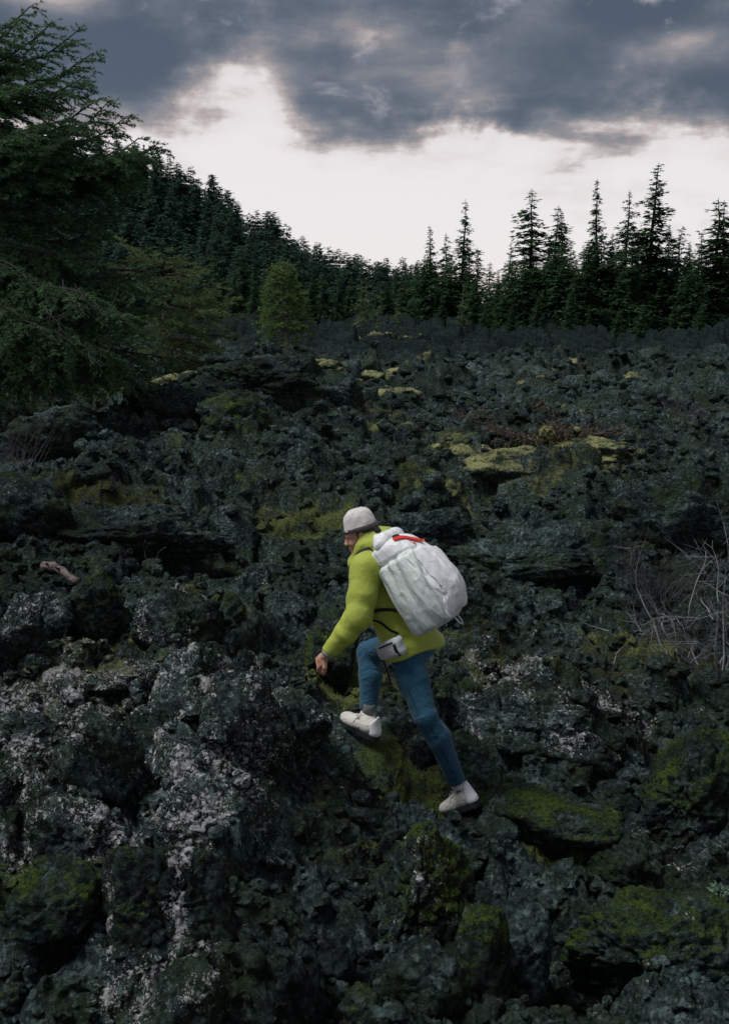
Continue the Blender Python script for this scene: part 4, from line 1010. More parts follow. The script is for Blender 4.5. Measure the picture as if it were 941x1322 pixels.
def nrm(a): a = np.asarray(a, float); return a / np.linalg.norm(a)
def cap(p, a, b, ra, rb):
    ba = b - a; t = np.clip(((p - a) @ ba) / (ba @ ba), 0, 1)
    return np.linalg.norm(p - a - t[:, None] * ba, axis=1) - (ra + (rb - ra) * t)
def chain(p, pts, rs, k=.02):
    d = None
    for a, b, ra, rb in zip(pts[:-1], pts[1:], rs[:-1], rs[1:]):
        e = cap(p, np.asarray(a), np.asarray(b), ra, rb); d = e if d is None else smin(d, e, k)
    return d
def ell(p, c, A, r):
    """ellipsoid; the rows of A are its axes"""
    q = (p - c) @ np.asarray(A).T; r = np.asarray(r); k0 = np.linalg.norm(q / r, axis=1); k1 = np.linalg.norm(q / (r * r), axis=1)
    return k0 * (k0 - 1) / (k1 + 1e-9)
def rbox(p, c, A, b, r):
    q = np.abs((p - c) @ np.asarray(A).T) - (np.asarray(b) - r)
    return np.linalg.norm(np.maximum(q, 0), axis=1) + np.minimum(q.max(1), 0) - r
def tab(x, xs, ys):
    c = np.polyfit(xs, ys, min(4, len(xs) - 1)); return np.polyval(c, np.clip(x, xs[0], xs[-1]))
def crease(q, seed): return np.abs(gn(q, seed))
def smin(a, b, k):
    h = np.clip(.5 + .5 * (b - a) / k, 0, 1); return b + (a - b) * h - k * h * (1 - h)
def smax(a, b, k): return -smin(-a, -b, k)
def wrinkle(p, axis, fa, fl, seed):
    """cloth folds that run across an axis"""
    a = nrm(axis); u = nrm(np.cross(a, [.3, .9, .2])); w = np.cross(a, u)
    return gn(np.stack([p @ a * fa, p @ u * fl, p @ w * fl], -1), seed)

def cloth_mat(name, col, weave=260, wr=28, rough=.85, var=.12, trans=0.0, sheen=.15, bd=.006):
    m, g, b, out = new_mat(name); tc = g.n.new('ShaderNodeTexCoord'); p = tc.outputs['Object']
    n = g.noise(p, 9, 5, .6); n2 = g.noise(p, weave, 2, .5)
    f = g.m('ADD', g.m('MULTIPLY', g.ss(n, .3, .7), .6), g.m('MULTIPLY', n2, .4))
    col_ = g.mix(f, tuple(c * (1 - var) for c in col), tuple(min(1, c * (1 + var)) for c in col))
    g.l.new(col_, b.inputs['Base Color']); b.inputs['Roughness'].default_value = rough; b.inputs['Specular IOR Level'].default_value = .3
    b.inputs['Sheen Weight'].default_value = sheen
    r1 = g.m('ABSOLUTE', g.m('SUBTRACT', g.noise(p, wr * .6, 3, .5, 1.2), .5)); r2 = g.m('ABSOLUTE', g.m('SUBTRACT', g.noise(g.vm('ADD', p, (3, 1, 2)), wr * 1.5, 3, .5, 1.0), .5))
    h = g.m('ADD', g.m('ADD', g.m('MULTIPLY', g.noise(p, wr, 4, .6, .6), .6), g.m('MULTIPLY', n2, .05)), g.m('ADD', g.m('MULTIPLY', r1, 2.6), g.m('MULTIPLY', r2, 1.1)))
    bump(g, b, h, bd, .8)
    if trans:
        t = g.n.new('ShaderNodeBsdfTranslucent'); g.l.new(col_, t.inputs[0]); mx = g.n.new('ShaderNodeMixShader'); mx.inputs[0].default_value = trans
        g.l.new(b.outputs[0], mx.inputs[1]); g.l.new(t.outputs[0], mx.inputs[2]); g.l.new(mx.outputs[0], out.inputs[0])
    return m
M_SKIN = plain_mat('skin', (0.50, 0.27, 0.20), .5, .12, 30, 120, .001)
M_HAIR = plain_mat('dark_hair', (0.025, 0.018, 0.014), .6, .4, 60, 200, .002)
M_JACKET = cloth_mat('lime_jacket', (0.345, 0.405, 0.060), 300, 9, .7, .08, 0, .1, .006)
M_PANTS = cloth_mat('blue_trousers', (0.014, 0.074, 0.128), 340, 16, .85, .14, 0, .15, .008)
M_CUFF = cloth_mat('grey_cuff', (0.20, 0.24, 0.20), 300, 40)
M_HAT = None
M_BLACK = plain_mat('black_webbing', (0.014, 0.015, 0.017), .7, .2, 60, 200, .001)
M_SHOE = cloth_mat('pale_shoe', (0.62, 0.60, 0.56), 300, 40)
M_SHOEW = plain_mat('white_heel', (0.86, 0.86, 0.88), .5, .05, 20)
M_SOLE = plain_mat('dark_sole', (0.022, 0.026, 0.034), .8, .2, 40, 120, .002)
M_SOCK = cloth_mat('grey_sock', (0.13, 0.135, 0.13), 320, 60)
M_LACE = plain_mat('lace', (0.55, 0.56, 0.56), .8, .1, 40)
M_RED = plain_mat('red_cord', (0.70, 0.045, 0.03), .6, .1, 40)
M_ORANGE = plain_mat('orange_tab', (0.75, 0.17, 0.06), .6, .1, 40)
def pack_mat(name, col, col2, amp):
    m, g, b, out = new_mat(name); tc = g.n.new('ShaderNodeTexCoord'); p = tc.outputs['Object']
    def dot(v):
        n = g.n.new('ShaderNodeVectorMath'); n.operation = 'DOT_PRODUCT'; g.put(n.inputs[0], p); n.inputs[1].default_value = tuple(v); return n.outputs['Value']
    q = g.comb(g.m('MULTIPLY', dot(PU), .28), dot(PS), dot(PB))
    r1 = g.m('ABSOLUTE', g.m('SUBTRACT', g.noise(q, 13, 3, .5, .8), .5)); r2 = g.m('ABSOLUTE', g.m('SUBTRACT', g.noise(q, 34, 3, .55, .8), .5)); r3 = g.m('ABSOLUTE', g.m('SUBTRACT', g.noise(p, 16, 4, .5, 1.0), .5))
    g.l.new(g.mix(g.ss(g.noise(q, 7, 4, .6), .35, .65), col2, col), b.inputs['Base Color']); b.inputs['Roughness'].default_value = .5; b.inputs['Specular IOR Level'].default_value = .4
    bump(g, b, g.m('ADD', g.m('MULTIPLY', r1, 1.8), g.m('ADD', g.m('MULTIPLY', r2, .35), g.m('MULTIPLY', r3, .35))), amp, .9)
    t = g.n.new('ShaderNodeBsdfTranslucent'); t.inputs[0].default_value = (*col, 1); mx = g.n.new('ShaderNodeMixShader'); mx.inputs[0].default_value = .12
    g.l.new(b.outputs[0], mx.inputs[1]); g.l.new(t.outputs[0], mx.inputs[2]); g.l.new(mx.outputs[0], out.inputs[0])
    return m
M_POUCH = cloth_mat('grey_pouch_fabric', (0.46, 0.50, 0.52), 300, 30, .6, .08)

def hat_material():
    m, g, b, out = new_mat('knitted_wool'); tc = g.n.new('ShaderNodeTexCoord'); p = tc.outputs['Object']
    x, y, z = g.sep(p)
    rib = g.m('SINE', g.m('ADD', g.m('MULTIPLY', z, 1000.0), g.m('MULTIPLY', g.noise(p, 30, 3), 2.5)))
    kn = g.noise(p, 220, 2)
    f = g.m('ADD', g.m('MULTIPLY', rib, .22), g.m('MULTIPLY', kn, .6))
    g.l.new(g.mix(f, (.62, .59, .575), (.88, .85, .835)), b.inputs['Base Color']); b.inputs['Roughness'].default_value = .95; b.inputs['Sheen Weight'].default_value = .3
    bump(g, b, g.m('ADD', g.m('MULTIPLY', rib, .3), kn), .004, .8); return m
M_HAT = hat_material()

HD = nrm((-.85, .53, 0)); RT = nrm((.53, .85, 0))              # heading and the walker's right
UPV = np.array([0, 0, 1.0])
PEL = at(527, 826, 5.40); NECK = at(478, 708, 5.50)
TOR = nrm(NECK - PEL); SIDE = nrm(RT - TOR * (RT @ TOR)); BACK = nrm(np.cross(SIDE, TOR)); 
if BACK @ HD > 0: BACK = -BACK
LHIP = PEL - SIDE * .085 - TOR * .02; RHIP = PEL + SIDE * .085 - TOR * .02
LKNEE = at(549, 925, 5.14); LANK = at(592, 1014, 5.20)
RKNEE = at(475, 842, 5.66); RANK = at(475, 922, 5.52)
LSH = at(474, 735, 5.30); LELB = at(462, 797, 5.17); LWR = at(424, 843, 5.16)
RSH = NECK + SIDE * .19 - TOR * .07; RELB = at(497, 776, 5.90); RWR = at(506, 798, 5.88)
HEADC = at(466.5, 689.5, 5.50)
HSC = .91
def hs(p): return HEADC + (p - HEADC) / HSC
FACE = nrm((-.93, .10, -.30)); HUP = nrm(np.array([-.22, .05, 1.0]) - FACE * (np.array([-.22, .05, 1.0]) @ FACE)); HR = np.cross(FACE, HUP)   # HR: the face's right
HA = np.stack([FACE, HR, HUP])
def hp(f, r, u): return HEADC + FACE * f + HR * r + HUP * u

root_p = empty('person', (float(PEL[0]), float(PEL[1]), float(at(580, 1050, 5.15)[2])))
tag(root_p, 'person in a lime jacket, blue trousers and pale knitted cap stepping up the rocks', 'person')

def hand_chains(W, D, P, thumbside, s=1.0, curl=.5):
    """palm, four bent fingers and a thumb; W wrist, D along the hand, P palm normal (the way fingers curl)"""
    D = nrm(D); P = nrm(P - D * (P @ D)); S = np.cross(D, P) * thumbside
    out = [([W, W + D * .05 * s], [.023 * s, .026 * s])]
    palm = (W + D * .055 * s, np.stack([D, S, P]), (.047 * s, .041 * s, .017 * s))
    for k, (o, l) in enumerate(((.029, .072), (.010, .080), (-.010, .075), (-.028, .060))):
        b = W + D * .088 * s + S * o * s; c1 = curl * (.75 + .12 * k); d1 = nrm(D * math.cos(c1) + P * math.sin(c1)); d2 = nrm(D * math.cos(c1 * 2.2) + P * math.sin(c1 * 2.2)); d3 = nrm(D * math.cos(c1 * 3) + P * math.sin(c1 * 3))
        p1 = b + d1 * l * .46 * s; p2 = p1 + d2 * l * .31 * s; p3 = p2 + d3 * l * .25 * s
        out.append(([b - D * .03 * s, b, p1, p2, p3], [.010 * s, .0105 * s, .0095 * s, .0088 * s, .0075 * s]))
    t0 = W + D * .028 * s + S * .026 * s; t1 = t0 + nrm(S * .75 + D * .6 + P * .25) * .036 * s; t2 = t1 + nrm(S * .25 + D * .9 + P * .35) * .030 * s; t3 = t2 + nrm(D * .9 + P * .45) * .024 * s
    out.append(([t0, t1, t2, t3], [.014 * s, .0125 * s, .011 * s, .0085 * s]))
    return out, palm
LHD = nrm(at(411, 856, 5.20) - LWR)
HANDL = hand_chains(LWR + LHD * .015, LHD, np.array([.35, .55, -.6]), 1, .98, .62)
RHD = nrm(at(500, 812, 5.84) - RWR)
HANDR = hand_chains(RWR, RHD, np.array([.2, .5, -.8]), -1, .95, .45)

def head_fn(p):
    d = ell(p, hp(-.004, 0, .028), HA, (.097, .077, .092))                         # skull
    d = smin(d, ell(p, hp(.028, 0, -.045), HA, (.068, .058, .078)), .03)          # face
    d = smin(d, ell(p, hp(.074, 0, -.105), HA, (.024, .026, .020)), .025)         # chin
    d = smin(d, cap(p, hp(.086, 0, .006), hp(.110, 0, -.032), .009, .0135), .014)  # nose
    for s in (-1, 1):
        d = smin(d, ell(p, hp(.106, .011 * s, -.036), HA, (.011, .009, .008)), .006)
        d = smin(d, cap(p, hp(.091, .012 * s, .018), hp(.078, .045 * s, .014), .010, .009), .012)   # brow
        d = smax(d, -ell(p, hp(.098, .031 * s, -.004), HA, (.014, .017, .011)), .010)               # eye socket
        d = np.minimum(d, ell(p, hp(.079, .031 * s, -.003), HA, (.012, .013, .011)))                # eyeball and lid
        d = smin(d, ell(p, hp(.055, .046 * s, -.035), HA, (.028, .018, .022)), .02)                 # cheek
        e = smax(ell(p, hp(-.012, .079 * s, -.010), HA, (.021, .011, .034)), -ell(p, hp(-.008, .091 * s, -.008), HA, (.012, .008, .022)), .006)
        d = smin(d, e, .008)                                                                          # ear
    d = smin(d, ell(p, hp(.094, 0, -.066), HA, (.011, .022, .006)), .006)
    d = smin(d, ell(p, hp(.091, 0, -.080), HA, (.011, .020, .007)), .006)
    return d
def body_fn(p):
    d = head_fn(hs(p)) * HSC
    d = smin(d, cap(p, hp(-.028, 0, -.045), NECK + TOR * .01, .056, .062), .03)     # neck
    d = smin(d, chain(p, [NECK - TOR * .05, PEL + TOR * .22, PEL + TOR * .02], [.085, .105, .11], .05), .05)
    for sh, el, wr, (fing, palm) in ((LSH, LELB, LWR, HANDL), (RSH, RELB, RWR, HANDR)):
        d = smin(d, chain(p, [NECK - TOR * .06, sh, el, wr + nrm(wr - el) * .02], [.07, .055, .040, .026], .03), .03)
        d = smin(d, ell(p, *palm), .012)
        h = None
        for pts, rr in fing:
            e = chain(p, pts, rr, .005); h = e if h is None else np.minimum(h, e)
        d = smin(d, h, .006)
    for hi_, kn, an in ((LHIP, LKNEE, LANK), (RHIP, RKNEE, RANK)):
        d = smin(d, chain(p, [hi_, kn, kn + (an - kn) * .3, an], [.075, .036, .040, .030], .03), .04)
    return d
_allp = np.array([HEADC + UPV * .16, PEL, LKNEE, LANK, RKNEE, RANK, LELB, LWR + LHD * .22, RELB, RWR + RHD * .2, NECK, RSH, LSH])
sdf_mesh('body', body_fn, _allp.min(0) - .13, _allp.max(0) + .13, .0048, M_SKIN, root_p)

def hair_fn(p):
    d = ell(p, hp(-.022, 0, .018), HA, (.096, .084, .098))
    q = (p - HEADC) @ HA.T
    d = smax(d, q[:, 0] - (.022 + .35 * np.minimum(q[:, 2] - .01, 0)), .008)               # hairline: sideburn in front of the ear, nape behind
    d = smax(d, -(q[:, 2] + .085), .01)
    ear = np.linalg.norm((q[:, [0, 2]] - np.array([-.012, -.012])) / np.array([.022, .033]), axis=1) - 1
    d = smax(d, -ear * .022, .004)
    return d + .004 * gn(p * 55, 3)
sdf_mesh('hair', lambda p: hair_fn(hs(p)) * HSC, HEADC - .15, HEADC + .15, .004, M_HAIR, root_p)

def hat_fn(p):
    q = (p - HEADC) @ HA.T
    tz = 1 + 2.2 * np.clip(q[:, 2] - .045, 0, .2)
    qq = np.stack([(q[:, 0] + .010) * tz, q[:, 1] * tz, q[:, 2] - .080], -1)
    e = np.abs(qq) - np.array([.100, .089, .083]) + .062
    d = np.linalg.norm(np.maximum(e, 0), axis=1) + np.minimum(e.max(1), 0) - .062
    d = d + .007 * gn(q * np.array([11, 11, 9.]), 14) * sstep(q[:, 2], .06, .13)
    hd = np.sqrt((q[:, 0] / .1) ** 2 + (q[:, 1] / .088) ** 2) ; d = np.maximum(d, (hd - 1.14) * .09)
    d = smax(d, -(q[:, 2] - .026 - .10 * -q[:, 0] * .15), .012)
    d = d + .004 * gn(p * np.array([26, 26, 20.]), 4) - .003 * np.cos(np.arctan2(q[:, 1], q[:, 0] + .03) * 9 + 1.5) * sstep(q[:, 2], .08, .14)
    return np.maximum(d, -(d + .010))
hat = sdf_mesh('knitted_cap', lambda p: hat_fn(hs(p)) * HSC, HEADC - .17, HEADC + .21, .0045, M_HAT, root_p)
th_ = np.linspace(0, 6.2832, 41)
gb = Geo(); rp = np.array(root_p.location)
_bc = [hp(HSC * (-.008 + .110 * math.cos(t)), HSC * .097 * math.sin(t), HSC * (.043 + .0015 * math.cos(t))) - rp for t in th_]
_in = [hp(HSC * (-.008 + .100 * math.cos(t)), HSC * .085 * math.sin(t), HSC * .043) - rp for t in th_]
for k in range(40):                                                                 # flat band round the cap
    A = [_bc[k] - HUP * .011, _bc[k + 1] - HUP * .011, _bc[k + 1] + HUP * .011, _bc[k] + HUP * .011, _in[k] - HUP * .013, _in[k + 1] - HUP * .013, _in[k + 1] + HUP * .013, _in[k] + HUP * .013]
    gb.add(A, None, [(0, 1, 2, 3), (3, 2, 6, 7), (1, 0, 4, 5)])
M_BAND = cloth_mat('dark_band', (0.075, 0.065, 0.075), 300, 60)
obj('band', gb.mesh('band', M_BAND), hat)

def jacket_fn(p, hood=True):
    u = (p - PEL) @ TOR; s = (p - PEL) @ SIDE; b = (p - PEL) @ BACK
    t = np.clip(u / .50, -.3, 1.2)
    # torso: an ellipse that widens to the chest, flares at the hem
    w = np.interp(t, [-.3, -.1, .15, .45, .75, .95, 1.1], [.225, .222, .186, .190, .205, .150, .08])
    dp = np.interp(t, [-.3, -.1, .15, .45, .75, .95, 1.1], [.148, .148, .136, .138, .135, .105, .07])
    k = np.sqrt((s / w) ** 2 + ((b - .005 - .012 * sstep(-t, 0, .2)) / dp) ** 2); d = (k - 1) * np.minimum(w, dp)
    hem = -(u + .066 + .17 * b + .01 * np.sin(s * 14))
    d = smax(d, hem, .018); d = smax(d, u - .52, .05)
    d = d + .012 * wrinkle(p, TOR, 12, 5, 5) + .009 * crease(np.stack([(p - PEL) @ nrm(TOR + BACK * .6) * 13, (p - PEL) @ SIDE * 5, (p - PEL) @ BACK * 6], -1), 6) - .003
    d = d + .010 * np.exp(-((u - .03) / .02) ** 2)                                   # gathered at the hip belt
    # arms
    for sh, el, wr in ((LSH, LELB, LWR), (RSH, RELB, RWR)):
        ax = nrm(el - sh); ax2 = nrm(wr - el)
        a = chain(p, [NECK - TOR * .07, sh, sh + (el - sh) * .55, el], [.082, .089, .080, .072], .03)
        a = a + .004 * wrinkle(p, ax + .35 * BACK, 13, 6, 8) + .011 * np.abs(wrinkle(p, ax + .5 * BACK, 13, 5, 18)) - .003
        c = chain(p, [el, el + (wr - el) * .45, wr - ax2 * .012], [.071, .062, .042], .02)
        c = smax(c, (p - wr) @ ax2 - .000, .008)
        c = c + .005 * wrinkle(p, ax2, 22, 7, 9) + .012 * np.abs(wrinkle(p, ax2 + .5 * HD, 17, 5, 19)) - .004
        d = smin(d, smin(a, c, .03), .035)
    if not hood: return d
    # hood lying round the neck, collar up to the chin
    cl = chain(p, [NECK - TOR * .03, NECK + TOR * .06], [.10, .092], .03)
    cl = smin(cl, ell(p, HEADC - FACE * .065 - HUP * .085, HA, (.145, .132, .098)), .03)
    cl = smin(cl, ell(p, HEADC + FACE * .035 - HUP * .148, HA, (.090, .095, .062)), .03)
    cl = cl + .012 * np.abs(wrinkle(p, TOR + HD * .9, 15, 5, 12)) + .005 * wrinkle(p, TOR, 26, 8, 13) - .004
    hole = ell(p, HEADC + FACE * .055 + HUP * .02, HA, (.106, .080, .118))
    cl = smax(cl, -hole, .012)
    d = smin(d, cl, .004)
    return d
_tj = np.array([PEL - TOR * .12, NECK + TOR * .15, LELB, LWR, RELB, RWR, LSH, RSH])
jk = sdf_mesh('jacket', jacket_fn, _tj.min(0) - .22, _tj.max(0) + .20, .006, M_JACKET, root_p)
for wr, el in ((LWR, LELB), (RWR, RELB)):
    g = Geo(); a2 = nrm(wr - el); g.tube([wr - a2 * .02 - rp, wr + a2 * .012 - rp, wr + a2 * .022 - rp], [.038, .036, .030], 14); obj('cuff', g.mesh('cuff', M_CUFF), jk)

def pants_fn(p):
    u = (p - PEL) @ TOR
    d = ell(p, PEL - TOR * .01 + BACK * .02, np.stack([SIDE, BACK, TOR]), (.165, .122, .145))
    for hi_, kn, an, sd in ((LHIP, LKNEE, LANK, 1), (RHIP, RKNEE, RANK, 2)):
        ax = nrm(kn - hi_); a2 = nrm(an - kn); bk = nrm(np.cross(a2, RT)); bk = bk if bk @ HD < 0 else -bk
        a = chain(p, [hi_ + BACK * .015, hi_ + (kn - hi_) * .45, kn], [.094, .085, .064], .03)
        c = chain(p, [kn, kn + a2 * .14 + bk * .018, an - a2 * .015], [.064, .064, .048], .03)
        c = smax(c, (p - an) @ a2 + .030, .006)
        nk = np.exp(-(np.linalg.norm(p - kn, axis=1) / .13) ** 2)
        a = a + .008 * np.abs(wrinkle(p, ax + .5 * BACK, 15, 5, 20 + sd)) - .003; c = c + (.006 + .006 * nk) * np.abs(wrinkle(p, a2 + bk * .4, 20, 6, 23 + sd)) - .002
        d = smin(d, smin(a, c, .02), .028)
    return smax(d, u - .02 - 1.2 * np.clip((p - PEL) @ HD - .04, 0, .4), .01)
_tp = np.array([PEL, LKNEE, LANK, RKNEE, RANK])
pt = sdf_mesh('trousers', pants_fn, _tp.min(0) - .2, _tp.max(0) + .2, .006, M_PANTS, root_p)

def shoe(ank, heel, toe, upright):
    """trail shoe: upper, thick dark sole with a heel flare, white heel tab, laces, sock"""
    L = np.linalg.norm(toe - heel); f = nrm(toe - heel); r = nrm(np.cross(f, upright)); u = np.cross(r, f); A = np.stack([f, r, u])
    def P(a, b, c): return heel + f * (a * L) + r * b + u * c
    def upper(p):
        d = cap(p, P(.14, 0, .060), P(.52, 0, .050), .043, .045)
        d = smin(d, ell(p, P(.74, -.002, .040), A, (.30 * L, .046, .040)), .03)
        d = smin(d, cap(p, P(.20, 0, .06), ank + nrm(ank - P(.22, 0, .05)) * .005, .042, .043), .03)
        q = (p - heel) @ A.T
        d = smax(d, -(q[:, 2] - .022), .006)
        top = ank + u * .02 - f * .0
        d = smax(d, (p - top) @ nrm(u + f * -.35) - .0, .008)
        return d + .0018 * gn(p * 60, 7)
    sh = sdf_mesh('shoe', upper, np.minimum(heel, toe) - .12, np.maximum(np.maximum(heel, toe), ank) + .12, .0045, M_SHOE, root_p)
    def sole(p):
        q = (p - heel) @ A.T; x = q[:, 0] / L; hw = np.interp(x, [-.08, .05, .3, .45, .72, .95, 1.06], [.030, .041, .040, .038, .050, .034, .012])
        z = q[:, 2] - .055 * sstep(x, .72, 1.15) * .8
        d = np.maximum(np.abs(q[:, 1]) - hw, np.abs(z - .010) - .020 - .004 * (x < .3)); d = np.maximum(d, np.abs(x - .49) * L - .57 * L)
        e = np.abs(q[:, 2]) * 0 + d; lug = .004 * (np.sin(q[:, 0] * 210) > .2) * (z < -.006)
        return smax(e, d, .006) + lug
    sdf_mesh('sole', sole, np.minimum(heel, toe) - .1, np.maximum(heel, toe) + .1, .0045, M_SOLE, sh, 2) if False else None
    so_ = sdf_mesh('sole', sole, np.minimum(heel, toe) - .1, np.maximum(heel, toe) + .1, .0045, M_SOLE, None)
    so_.data.transform(__import__('mathutils').Matrix.Translation(-Vector(rp))); so_.parent = sh
    def tab(p):
        q = (p - heel) @ A.T
        d = smin(cap(p, P(.03, 0, .045), P(.10, 0, .105), .040, .038), cap(p, P(.08, 0, .100), P(-.01, 0, .140), .026, .010), .02)
        d = smax(d, q[:, 0] - .055 + .48 * (q[:, 2] - .02), .004)
        return smax(d, -(q[:, 2] - .024), .004)
    tb = sdf_mesh('heel_tab', tab, heel - .2, heel + .2, .0045, M_SHOEW, None)
    tb.data.transform(__import__('mathutils').Matrix.Translation(-Vector(rp))); tb.parent = sh
    g = Geo()
    for k in range(4):
        a = .42 + .075 * k; h0 = .093 - .012 * k + (.012 if k == 0 else 0)
        g.tube([P(a, -.034, h0 - .014) - rp, P(a + .01, -.012, h0 + .002) - rp, P(a + .03, .012, h0 + .001) - rp, P(a + .045, .034, h0 - .018) - rp], .0034, 5)
        g.tube([P(a, .034, h0 - .014) - rp, P(a + .01, .012, h0 + .003) - rp, P(a + .03, -.012, h0) - rp, P(a + .045, -.034, h0 - .018) - rp], .0034, 5)
    for sgn in (-1, 1):
        g.tube([P(.40, 0, .100) - rp, P(.44, .02 * sgn, .118) - rp, P(.50, .034 * sgn, .108) - rp, P(.45, .014 * sgn, .097) - rp], .0034, 5)
        g.tube([P(.42, 0, .100) - rp, P(.50, .030 * sgn, .090) - rp, P(.52, .046 * sgn, .064) - rp], .0032, 5)
    obj('laces', g.mesh('laces', M_LACE), sh)
    g = Geo(); g.tube([ank - u * .03 - rp, ank + u * .03 - rp, ank + u * .07 - rp], [.040, .039, .037], 12); obj('sock', g.mesh('sock', M_SOCK), root_p)
RHEEL, RTOE = at(484, 954, 5.44), at(442, 931, 5.62)
LHEEL, LTOE = at(614, 1040, 5.15), at(574, 1053, 5.27)
shoe(RANK, RHEEL, RTOE, UPV); shoe(LANK, LHEEL, LTOE, UPV)

# ---------------- the backpack, worn on the back
PU = nrm(TOR + HD * .20); PS = nrm(RT - PU * (RT @ PU)); PB = nrm(np.cross(PS, PU)); PB = PB if PB @ HD < 0 else -PB
PC = at(541, 747, 5.26)
M_PACK = pack_mat('white_pack_fabric', (.88, .90, .92), (.86, .89, .92), .012); M_MESH = pack_mat('pale_green_mesh', (.76, .82, .80), (.68, .75, .72), .014)
root_b = empty('backpack', tuple(float(c) for c in PC - PU * .30))
tag(root_b, 'bulging white fabric backpack with a red cord, worn on the person\'s back', 'backpack')
rb = np.array(root_b.location)
def pk(u, s, b): return PC + PU * u + PS * s + PB * b
PA = np.stack([PU, PS, PB])
def pack_fn(p):
    q = (p - PC) @ PA.T; u, s, b = q[:, 0], q[:, 1], q[:, 2]
    t = np.clip(u / .275, -1.1, 1.1)
    w = tab(t, [-1.1, -.9, -.5, 0, .5, .85, 1.1], [.120, .142, .160, .162, .152, .138, .120])
    dp = tab(t, [-1.1, -.9, -.5, 0, .5, .85, 1.1], [.085, .125, .160, .158, .132, .100, .06])
    off = tab(t, [-1.1, -.5, 0, .6, 1.1], [-.03, .010, .006, -.02, -.06])
    e = (np.abs(s / w) ** 3.2 + np.abs((b - off) / dp) ** 2.8) ** (1 / 3.0)
    d = (e - 1) * np.minimum(w, dp)
    d = smax(d, np.abs(u) - .275, .06)
    d = d + .012 * gn(np.stack([u * 3.5, s * 13, b * 13], -1), 31) + .006 * crease(np.stack([u * 4 + s * 3, s * 17, b * 17], -1), 32) + .004 * crease(p * 13, 33) - .003
    d = d + .012 * np.exp(-((u - .155) / .012) ** 2) * (s < 0)                         # tied in at the top of the side pocket
    return d
sdf_mesh('pack_bag', pack_fn, PC - .47, PC + .47, .006, M_PACK, root_b)
def collar_fn(p):                                                                      # rolled top closure
    q = (p - PC) @ PA.T
    d = rbox(p, pk(.268, 0, -.035), PA, (.050, .118, .050), .045)
    d = smin(d, cap(p, pk(.318, -.085, -.050), pk(.262, -.10, -.04), .009, .035), .035)
    return d + .012 * crease(np.stack([(p - PC) @ PU * 6, (p - PC) @ PS * 13, (p - PC) @ PB * 9], -1), 41) - .003
sdf_mesh('roll_top', collar_fn, PC - .45, PC + .5, .005, M_PACK, root_b)
def side_fn(p):                                                                        # gathered stretch pocket on the near side
    q = (p - PC) @ PA.T; u, s, b = q[:, 0], q[:, 1], q[:, 2]
    d = pack_fn(p) - .012 - .012 * np.exp(-((u + .12) / .16) ** 2)
    d = np.maximum(d, -(pack_fn(p) - .001))
    d = smax(d, s + .055, .006); d = smax(d, u - .150 - .1 * (b - .0), .006); d = smax(d, -(u + .262), .01); d = smax(d, b - .115, .01); d = smax(d, -(b + .125), .008)
    fold = np.sin(b * 95 + 1.4 * gn(np.stack([u * 6, b * 10, s], -1), 51)); 
    d = d + .006 * fold * (.2 + .8 * sstep(u, -.1, .16)) + .012 * crease(np.stack([u * 3.0 + b * 4, s * 14, b * 16], -1), 52) - .005
    return d
sdf_mesh('side_pocket', side_fn, PC - .42, PC + .42, .005, M_MESH, root_b)
def front_fn(p):                                                                       # big outer pocket on the back panel
    q = (p - PC) @ PA.T; u, s, b = q[:, 0], q[:, 1], q[:, 2]
    pf = pack_fn(p)
    d = pf - .020 * np.clip(1 - (s / .14) ** 2, .2, 1) ; d = np.maximum(d, -(pf - .001))
    d = smax(d, np.abs(s) - .120, .006); d = smax(d, u - .135 + .25 * (s) , .006); d = smax(d, -(u + .250), .012); d = smax(d, -(b - .02), .006)
    return d + .013 * crease(np.stack([u * 3.5 + s * 4, s * 15, b * 12], -1), 61) - .005 + .004 * crease(p * 15, 62)
sdf_mesh('front_pocket', front_fn, PC - .42, PC + .42, .005, M_PACK, root_b)

def strap(name, pts, w, th, mat, parent, nrm_hint, base):
    """flat webbing along points"""
    P = np.array(pts, float); q = np.linspace(0, 1, len(P)); qq = np.linspace(0, 1, 4 * len(P))
    P = np.stack([np.interp(qq, q, P[:, k]) for k in range(3)], -1)
    for _ in range(4): P[1:-1] = (P[:-2] + 2 * P[1:-1] + P[2:]) / 4
    T = np.gradient(P, axis=0); T /= np.linalg.norm(T, axis=1)[:, None]
    W = np.cross(T, nrm_hint); W /= np.linalg.norm(W, axis=1)[:, None] + 1e-9; N = np.cross(W, T)
    C = np.stack([P - W * w / 2 - N * th / 2, P + W * w / 2 - N * th / 2, P + W * w / 2 + N * th / 2, P - W * w / 2 + N * th / 2], 1) - base
    n = len(P); Q = [(i * 4 + j, i * 4 + (j + 1) % 4, i * 4 + 4 + (j + 1) % 4, i * 4 + 4 + j) for i in range(n - 1) for j in range(4)]
    Q += [(3, 2, 1, 0), (n * 4 - 4, n * 4 - 3, n * 4 - 2, n * 4 - 1)]
    return obj(name, mesh_np(name, C.reshape(-1, 3), np.array(Q), mat, False), parent)

def snap(fn, p, n, off, rng_=(-.08, .14)):
    """move p along n until it lies on the surface of fn"""
    ts = np.linspace(rng_[1], rng_[0], 120); P = p + n * ts[:, None]; f = fn(P); i = np.where(f < 0)[0]
    return P[i[0]] + n * off if len(i) else p
tp = lambda u, s, b: PEL + TOR * u + SIDE * s + BACK * b
shell_fn = lambda p: jacket_fn(p, False)
def on_jacket(u, s, b, off=.004, n=None):
    c = tp(u, s, b); 
    if n is None: n = nrm(SIDE * s + BACK * (b - .0))
    return snap(shell_fn, c, n, off, (-.1, .16))
